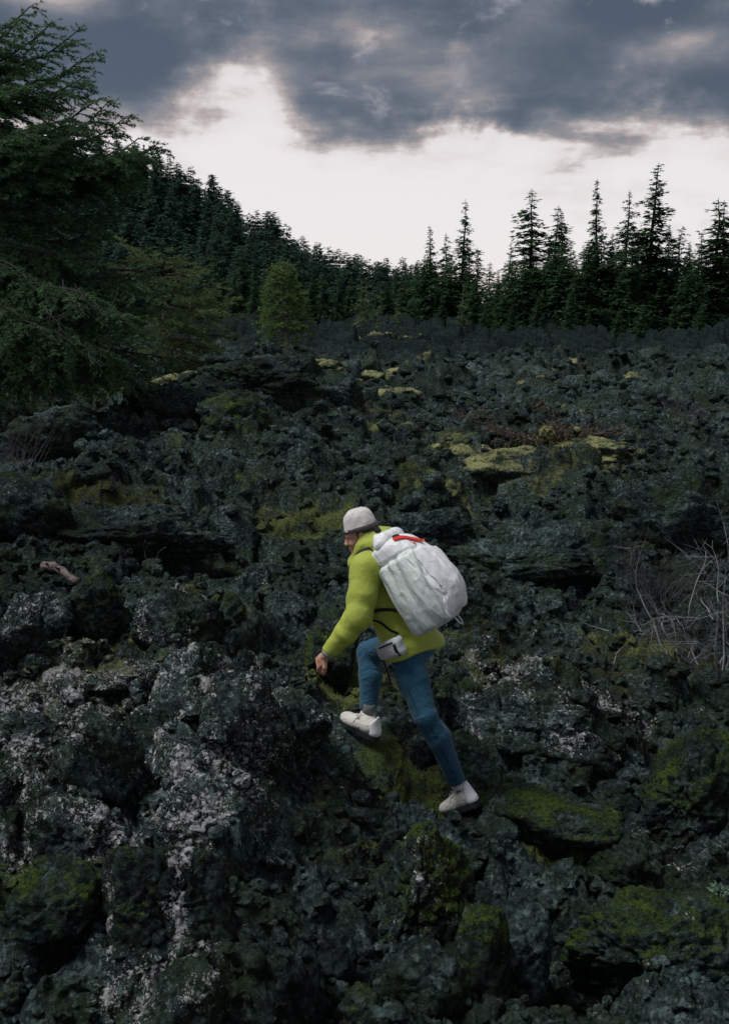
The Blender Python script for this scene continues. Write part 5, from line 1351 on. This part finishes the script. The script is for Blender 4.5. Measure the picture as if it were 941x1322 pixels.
# shoulder strap over the shoulder, then under the arm to the pack
for sg in (-1, 1):
    pts = [pk(.20, .09 * sg, -.14), on_jacket(.50, .135 * sg, .05, .010, nrm(TOR + BACK * .3)), on_jacket(.50, .14 * sg, .0, .012, TOR), on_jacket(.48, .135 * sg, -.06, .012, nrm(TOR - BACK * .7)), on_jacket(.42, .125 * sg, -.08, .010, -BACK), on_jacket(.32, .12 * sg, -.08, .008, nrm(-BACK + SIDE * sg * .3))]
    strap('shoulder_strap', pts, .055, .014, M_BLACK, root_b, nrm(SIDE * sg * .2 + TOR * .9 - BACK * .4), rb)
# thin compression webbing under the near arm
strap('webbing', [on_jacket(.30, -.12, -.09, .006, nrm(-BACK - SIDE * .4)), on_jacket(.26, -.15, -.03, .006), on_jacket(.235, -.16, .03, .006), on_jacket(.21, -.15, .08, .006), pk(-.12, -.150, -.10)], .018, .004, M_BLACK, root_b, nrm(-SIDE), rb)
strap('webbing', [on_jacket(.235, -.15, .0, .008), on_jacket(.17, -.16, .01, .008), on_jacket(.11, -.16, .03, .008), on_jacket(.075, -.15, .06, .008)], .014, .004, M_BLACK, root_b, nrm(-SIDE), rb)
# hip belt with a zipped pouch
for sg in (-1, 1):
    strap('hip_belt', [on_jacket(.035, .17 * sg, .03, .008), on_jacket(.03, .17 * sg, -.03, .008), on_jacket(.03, .11 * sg, -.11, .008), on_jacket(.03, .0, -.14, .008, -BACK)], .036, .008, M_BLACK, root_b, nrm(SIDE * sg), rb)
POC = on_jacket(.020, -.16, .015, .030); PON = nrm(-SIDE + BACK * -.15); POX = nrm(np.cross(PON, TOR)); POX = POX if POX @ BACK > 0 else -POX; POU = np.cross(PON, POX); POU = POU if POU @ TOR > 0 else -POU
def pouch_fn(p):
    q = (p - POC) @ np.stack([POX, POU, PON]).T
    d = rbox(p, POC, np.stack([POX, POU, PON]), (.092, .056, .036), .030)
    d = smax(d, q[:, 1] - .045 - .12 * q[:, 0], .01)
    return d + .006 * crease(p * 12, 71) - .002
pch = sdf_mesh('hip_pouch', pouch_fn, POC - .13, POC + .13, .0045, M_POUCH, root_b)
strap('zip', [snap(pouch_fn, POC + POX * x + POU * (.026 + .1 * x), PON, .001) for x in (-.078, -.04, 0, .03, .060)], .009, .003, M_BLACK, pch, PON, rb)
strap('pouch_strap', [snap(pouch_fn, POC + POX * .066 + POU * y, PON, .003) for y in (.055, .02, -.02, -.05)], .020, .004, M_BLACK, root_b, PON, rb)
strap('loose_strap', [POC - POX * .090 + POU * .0, POC - POX * .086 - POU * .06, POC - POX * .085 - POU * .12 - UPV * .02, POC - POX * .082 - POU * .16 - UPV * .04], .012, .003, M_BLACK, root_b, PON, rb)
# red cord across the lid, black buckle, orange tabs, hanging loop
def on_pack(u, s, b, n, off=.004): return snap(lambda q: np.minimum(pack_fn(q), np.minimum(collar_fn(q), front_fn(q))), pk(u, s, b), n, off, (-.2, .25))
nb = nrm(PB + PU * .5)
strap('red_cord', [on_pack(.245, -.10, .04, nb, .012), on_pack(.235, -.05, .06, nb, .012), on_pack(.205, .0, .08, nb, .012), on_pack(.16, .045, .09, nb, .012)], .022, .006, M_RED, root_b, nb, rb)
strap('buckle', [on_pack(.250, -.075, .02, nb, .012), on_pack(.245, -.03, .03, nb, .014)], .022, .012, M_BLACK, root_b, nb, rb)
strap('buckle', [pk(.345, -.085, -.035), pk(.338, -.05, -.03)], .030, .018, M_BLACK, root_b, nb, rb)
strap('orange_tab', [on_pack(.17, -.03, .08, nb, .010), on_pack(.155, -.025, .09, nb, .010)], .014, .006, M_ORANGE, root_b, nb, rb)
strap('orange_tab', [on_pack(.16, .11, .06, nb, .012), on_pack(.145, .125, .06, nb, .012)], .014, .006, M_ORANGE, root_b, nb, rb)
M_CORD = plain_mat('pale_green_cord', (0.55, 0.64, 0.60), .7, .1, 40)
g = Geo()
for sg in (-1,):
    pts = [on_pack(.15 - .44 * t, -.125 + .02 * t, .06 + .03 * math.sin(3.1 * t), nrm(PB - PS * .9), .022) for t in np.linspace(0, 1, 12)]
    g.tube(np.array(pts) - rb, .0045, 5)
g.tube(np.array([pk(-.27, -.05, .10), pk(-.31, -.055, .11), pk(-.325, -.035, .11), pk(-.31, -.02, .11), pk(-.27, -.02, .105)]) - rb, .005, 5)
obj('edge_cord', g.mesh('edge_cord', M_CORD), root_b)

# trouser details: stitched calf seam, outer seam and hand pocket on the near leg
M_SEAM = plain_mat('trouser_seam', (0.008, 0.030, 0.052), .9, .1, 40)
_bk = nrm(np.cross(nrm(LANK - LKNEE), RT)); _bk = _bk if _bk @ HD < 0 else -_bk
def leg_line(name, spec, w):
    pts = []
    for a, b, t, n in spec: pts.append(snap(pants_fn, a + (b - a) * t, nrm(n), .0008, (-.02, .16)))
    strap(name, pts, w, .0025, M_SEAM, pt, nrm(spec[0][3]), rp)
leg_line('calf_seam', [(LKNEE, LANK, t, -SIDE * .9 + _bk * .7) for t in (-.05, .15, .35, .55, .75, .88)], .006)
leg_line('outer_seam', [(LHIP, LKNEE, t, -SIDE + BACK * .1) for t in (.28, .45, .6, .75, .9)], .004)
leg_line('hand_pocket', [(LHIP, LKNEE, t, -SIDE * (1 - q) + HD * q) for t, q in ((.24, .62), (.32, .5), (.40, .36), (.46, .2))], .005)
# ---------------------------------------------------------------- shrubs, log and small growth
def twig_run(g, a, b, r0, rs, depth=2, bend=.12, kids=5, spread=.45, k=4, n=7):
    """a bare stem from a to b with side twigs"""
    a = np.asarray(a, float); b = np.asarray(b, float); L = np.linalg.norm(b - a); s = np.linspace(0, 1, n)
    off = rs.normal(0, bend * L, (n, 3)) * (s * (1 - s) * 2)[:, None]
    for _ in range(2): off[1:-1] = (off[:-2] + off[1:-1] * 2 + off[2:]) / 4
    P = a + (b - a) * s[:, None] + off
    g.tube(P, r0 * (1 - .75 * s), k if r0 > .004 else 3, False)
    if depth > 0:
        for _ in range(kids):
            t = rs.uniform(.2, .98); c = np.array([np.interp(t, s, P[:, i]) for i in range(3)])
            d = nrm(nrm(b - a) * rs.uniform(.3, .9) + rs.normal(0, .55, 3)); l = L * spread * rs.uniform(.35, 1.0) * (1.1 - .5 * t)
            twig_run(g, c, c + d * l, r0 * (1 - .7 * t) * .6, rs, depth - 1, bend, max(2, kids - 1), spread, 3, 5)

def bare_shrub():
    rs = np.random.RandomState(4); Y = 7.9
    base = hit(905, 880); Y = base[1]
    root = empty('bare_shrub', base); tag(root, 'bleached leafless shrub with tangled white stems at the right edge', 'shrub')
    for (pts, r) in [([(905,890),(860,850),(815,740),(812,700)], .013), ([(925,880),(925,800),(928,740),(918,700)], .012), ([(915,890),(890,835),(885,790),(905,740),(912,712)], .012), ([(935,885),(932,800),(936,735),(945,690)], .012),
                     ([(918,895),(938,830),(935,790)], .013), ([(900,870),(845,800),(890,800),(940,790)], .009), ([(905,880),(870,830),(842,800)], .009), ([(890,850),(920,850),(895,828)], .009),
                     ([(925,890),(905,870),(870,875)], .008), ([(930,880),(950,830),(965,760)], .010), ([(880,850),(868,800),(845,790)], .007), ([(920,800),(900,770),(912,735)], .008), ([(860,850),(830,820),(815,800)], .006), ([(915,892),(922,905),(916,918)], .008)]:
        r *= .7; P = np.array([at(u, v, Y + rs.uniform(-.35, .35) * (i > 0)) - base for i, (u, v) in enumerate(pts)])
        q = np.linspace(0, 1, len(P)); qq = np.linspace(0, 1, 14); C = np.stack([np.interp(qq, q, P[:, k]) for k in range(3)], -1)
        for _ in range(2): C[1:-1] = (C[:-2] + 2 * C[1:-1] + C[2:]) / 4
        C[1:] += rs.normal(0, .008, C[1:].shape)
        g = Geo(); g.tube(C, r * (1 - .7 * qq), 5, False)
        for _ in range(8):
            i = rs.randint(3, 14); c = C[i]; d = nrm(nrm(C[-1] - C[0]) * rs.uniform(.2, .8) + rs.normal(0, .6, 3)); twig_run(g, c, c + d * rs.uniform(.12, .42), .0030, rs, 1, .12, 4)
        obj('stem', g.mesh('stem', M_DEAD), root)
    g = Geo()
    for _ in range(48):                                                       # grey brushwood behind the white stems
        c = at(rs.uniform(820, 960), rs.uniform(820, 890), Y + rs.uniform(-.2, .6)) - base
        twig_run(g, c, c + np.array([rs.uniform(-.35, .2), rs.uniform(-.2, .2), rs.uniform(.25, .75)]), .0028, rs, 1, .1, 6, .5, 3)
    obj('brush', g.mesh('brush', M_GREYTWIG), root)
bare_shrub()

def lone_branch(pts, label, r=.008, kids=5, mat=None, name='dead_branch', seed=1, Y=None):
    rs = np.random.RandomState(seed); base = hit(*pts[0]); 
    P = [np.zeros(3)] + [at(u, v, base[1] + rs.uniform(-.05, .05)) - base for u, v in pts[1:]]
    g = Geo()
    for a, b in zip(P[:-1], P[1:]): twig_run(g, a, b, r, rs, 2, .06, kids, .4)
    o = obj(name, g.mesh(name, mat or M_DEAD)); o.location = base
    tag(o, label, 'branch')
lone_branch([(812,838),(785,815),(755,805)], 'thin pale dead branch lying left of the bare shrub', .007, 5, seed=3)
lone_branch([(790,866),(795,845),(803,836)], 'small white forked twig sticking up left of the bare shrub', .008, 6, seed=4)
lone_branch([(190,728),(186,705),(190,690)], 'small white forked twig standing on the dark path', .006, 5, seed=5)
lone_branch([(200,728),(205,712),(215,706)], 'second small white twig on the dark path, leaning right', .005, 4, seed=6)
lone_branch([(735,905),(730,880),(738,862)], 'single thin rust twig below the bare shrub', .004, 3, M_GREYTWIG, seed=7)

def brush_clump(u, v, w, h, n, mat, label, seed, name='bare_bush', r=.004):
    """low clump of fine leafless twigs"""
    rs = np.random.RandomState(seed); base = hit(u, v); s = base[1] / FPX; g = Geo()
    for _ in range(n):
        c = np.array([rs.normal(0, .28) * w * s, rs.normal(0, .2) * w * s, 0]); 
        d = np.array([c[0] * .9 / (w * s) + rs.normal(0, .25), rs.normal(0, .25), 1.0]); d = nrm(d)
        twig_run(g, c, c + d * h * s * rs.uniform(.5, 1.05), r * rs.uniform(.6, 1.2), rs, 1, .08, 5, .5, 3, 5)
    o = obj(name, g.mesh(name, mat)); o.location = base; tag(o, label, 'bush')
M_PURPLE = plain_mat('purple_grey_twig', (0.115, 0.100, 0.120), .95, .35, 5)
brush_clump(870, 548, 90, 40, 50, M_PURPLE, 'hazy purple-grey leafless bush on the right middle ground', 1, r=.006)
brush_clump(550, 488, 28, 36, 26, M_PURPLE, 'pale violet twiggy bush left of the distant rock row', 2, r=.010)
brush_clump(300, 468, 40, 26, 30, M_PURPLE, 'grey twiggy bush at the left foot of the small tree', 3, r=.008)
brush_clump(15, 600, 60, 70, 40, M_GREYTWIG, 'grey dead twigs fanning up at the left edge', 4, r=.004)
brush_clump(840, 770, 90, 75, 60, M_GREYTWIG, 'faint brownish brushwood behind the bare shrub', 5, r=.003)
brush_clump(60, 520, 90, 40, 36, M_GREYTWIG, 'grey undergrowth below the large fir', 6, r=.004)
brush_clump(385, 478, 26, 22, 20, M_PURPLE, 'whitish twigs right of the small tree trunk', 7, r=.008)

def fallen_needles_branch(u, v, w, h, label, seed, n=12):
    """dead conifer bough lying on the lava, needles still on"""
    rs = np.random.RandomState(seed); base = hit(u, v); s = base[1] / FPX; wood = Geo(); tw = []
    for _ in range(n):
        a = np.array([rs.uniform(-.5, .5) * w * s, rs.uniform(0, .6) * w * s * .5, rs.uniform(0, .5) * h * s]); l = w * s * rs.uniform(.25, .5)
        d = np.array([rs.choice([-1, 1], p=[.3, .7]) * rs.uniform(.5, 1), rs.uniform(-.6, .6), rs.uniform(-.15, .4)])
        bough(a, a + nrm(d) * l, rs, tw, wood, sag=.05, r0=.02, spread=.5, step=.10, twig=.20, hang=.15, up=.05)
    root = empty('dead_conifer_bough', base); tag(root, label, 'dead bough')
    obj('wood', wood.mesh('wood', M_GREYTWIG), root); obj('needles', needle_mesh('needles', tw, rs, M_BROWN, 14, .055, .02), root)
fallen_needles_branch(725, 578, 105, 32, 'reddish brown dead conifer bough lying on the moss shelf', 3, 26)
fallen_needles_branch(660, 556, 90, 36, 'darker brown dead bough upslope of the moss shelf', 4, 24)

def log():
    """short weathered log lying on the path, bark half gone"""
    def seen(u, v):                                                            # first lump of the ground on that sight line
        ys = np.linspace(5, 9.5, 300); P = np.array([at(u, v, y) for y in ys]); i = np.where(P[:, 2] < gz(P[:, 0], P[:, 1]))[0]
        return P[i[0]] if len(i) else P[-1]
    a, b = seen(58, 738), seen(102, 756); b[1] = a[1] + np.clip(b[1] - a[1], -.25, .25); b = at(102, 756, b[1]); a[2] += .05; b[2] += .05
    rs = np.random.RandomState(2); root = empty('fallen_log', (a + b) / 2); c = (a + b) / 2
    t = np.linspace(0, 1, 12); P = a + (b - a) * t[:, None] - c; P[:, 2] += .02 * np.sin(t * 5)
    g = Geo(); g.tube(P, .040 * (1 - .35 * t) * (1 + .10 * rs.normal(size=12)), 12); me = g.mesh('trunk', plain_mat('weathered_wood', (0.135, 0.112, 0.105), .9, .7, 22, 60, .012))
    co = np.empty(len(me.vertices) * 3, np.float32); me.vertices.foreach_get('co', co); co = co.reshape(-1, 3); co += (.008 * fbm(co * 14, 3, 3))[:, None]; me.vertices.foreach_set('co', co.ravel()); me.update()
    obj('trunk', me, root)
    g = Geo()
    for k in range(5):
        i = rs.randint(1, 10); d = nrm(rs.normal(size=3) + [0, -.3, .8]); g.tube([P[i] + d * .02, P[i] + d * .06, P[i] + d * .08], [.011, .008, .004], 6)
    obj('branch_stub', g.mesh('branch_stub', M_BARK), root)
    tag(root, 'short weathered pinkish log lying behind the round boulder', 'log')
log()

def fern(u, v, label, seed, w=60):
    rs = np.random.RandomState(seed); base = hit(u, v); base[2] += .12; s = base[1] / FPX; root = empty('fern', base); g = Geo(); M = M_FERN
    for k in range(9):
        az = rs.uniform(-.9, 1.3); L = w * s * rs.uniform(.6, 1.0); t = np.linspace(0, 1, 12)
        P = np.stack([math.cos(az) * L * t, -math.sin(az) * L * t * .6, L * (.55 * t - .8 * t * t)], -1)
        for i in range(1, 12):
            T = nrm(P[i] - P[i - 1]); S = nrm(np.cross(T, [0, 0, 1])); l = L * .28 * (1 - .8 * t[i])
            for sg in (-1, 1):
                e = P[i] + S * sg * l + T * l * .4 - np.array([0, 0, l * .3]); g.add([P[i] - T * l * .2, (P[i] + e) / 2 + T * l * .18, e, (P[i] + e) / 2 - T * l * .12], None, [(0, 1, 2, 3)])
    obj('fronds', g.mesh('fronds', M, False), root); tag(root, label, 'fern')
M_FERN = leaf_mat('fern_green', (0.06, 0.075, 0.022), (0.17, 0.20, 0.06), 4, .3)
fern(262, 795, 'small yellow-green fern on the flank of the lichen topped boulder', 1)
fern(95, 520, 'bright green fern patch under the boughs of the large fir', 2, 60)

def leafy_tuft(u, v, w, label, seed, col=((.10, .17, .12), (.24, .36, .27)), name='lichen_tuft', cat='lichen'):
    """bushy reindeer lichen: many tiny forked blades"""
    rs = np.random.RandomState(seed); base = hit(u, v); base[2] = gz(base[0], base[1])[0]; s = base[1] / FPX; n = 260
    d = rs.normal(size=(n, 3)); d[:, 2] = np.abs(d[:, 2]); d /= np.linalg.norm(d, axis=1)[:, None]
    P = d * np.array([w * s * .5, w * s * .4, w * s * .3]) * rs.uniform(.4, 1, n)[:, None]; e = d + rs.normal(0, .5, (n, 3)); q = np.cross(e, rs.normal(size=(n, 3))); l = w * s * .10
    V = np.stack([P - q * l * .2, P + q * l * .2, P + e * l], 1).reshape(-1, 3)
    o = obj(name, mesh_np(name, V, np.arange(len(V)).reshape(-1, 3), leaf_mat('tuft_' + str(seed), col[0], col[1], 5, .2), False)); o.location = base
    tag(o, label, cat)
leafy_tuft(930, 1140, 36, 'pale mint green lichen tuft at the right edge below the square block', 1)
leafy_tuft(835, 1112, 20, 'small pale green lichen tuft right of the mossy slab', 2)
leafy_tuft(872, 1262, 26, 'pale lichen tuft on the broad lower right outcrop', 3)
leafy_tuft(925, 1275, 34, 'dull teal lichen tuft at the lower right edge', 4, ((.03, .06, .05), (.08, .14, .11)))
leafy_tuft(765, 1216, 12, 'single reddish brown dead leaf on the rocks right of the bare block', 5, ((.14, .055, .03), (.25, .10, .06)), 'dead_leaf', 'leaf')
leafy_tuft(430, 566, 16, 'whitish lichen tuft on the crag left of the moss', 6)
leafy_tuft(230, 556, 18, 'pale lichen tuft on the dark rounded crag', 7, ((.3, .32, .28), (.55, .58, .5)))

def grass():
    """thin dry moss stalks and grass blades in the mossy places"""
    rs = np.random.RandomState(6); n = 30000
    idx = rs.randint(0, len(_mh), n); C = np.array([(m[0], m[1], m[2], m[3], m[4]) for m in _mh])[idx]
    x = C[:, 0] + rs.normal(0, .6, n) * C[:, 2]; y = C[:, 1] + rs.normal(0, .6, n) * C[:, 3]
    z = gz(x, y); r = np.hypot(x, y); ok = r < 22
    for f in FEET: ok &= (x - f[0]) ** 2 + (y - f[1]) ** 2 > .03
    x, y, z, r = x[ok], y[ok], z[ok], r[ok]; n = len(x); P = np.stack([x, y, z - .01], -1); a = rs.uniform(0, 6.28, n); l = (.008 + .0022 * r) * rs.uniform(.5, 1.3, n)
    t = np.stack([np.cos(a), np.sin(a), 0 * a], -1); d = np.stack([rs.normal(0, .5, n), rs.normal(0, .5, n), np.ones(n)], -1)
    V = np.stack([P - t * (l * .12)[:, None], P + t * (l * .12)[:, None], P + d * l[:, None]], 1).reshape(-1, 3)
    tag(obj('moss_stalks', mesh_np('moss_stalks', V, np.arange(len(V)).reshape(-1, 3), leaf_mat('moss_stalk', (.05, .065, .015), (.20, .20, .06), 3, .2), False)), 'fine mossy stalks growing on the cushions of moss', 'moss', kind='stuff')
grass()
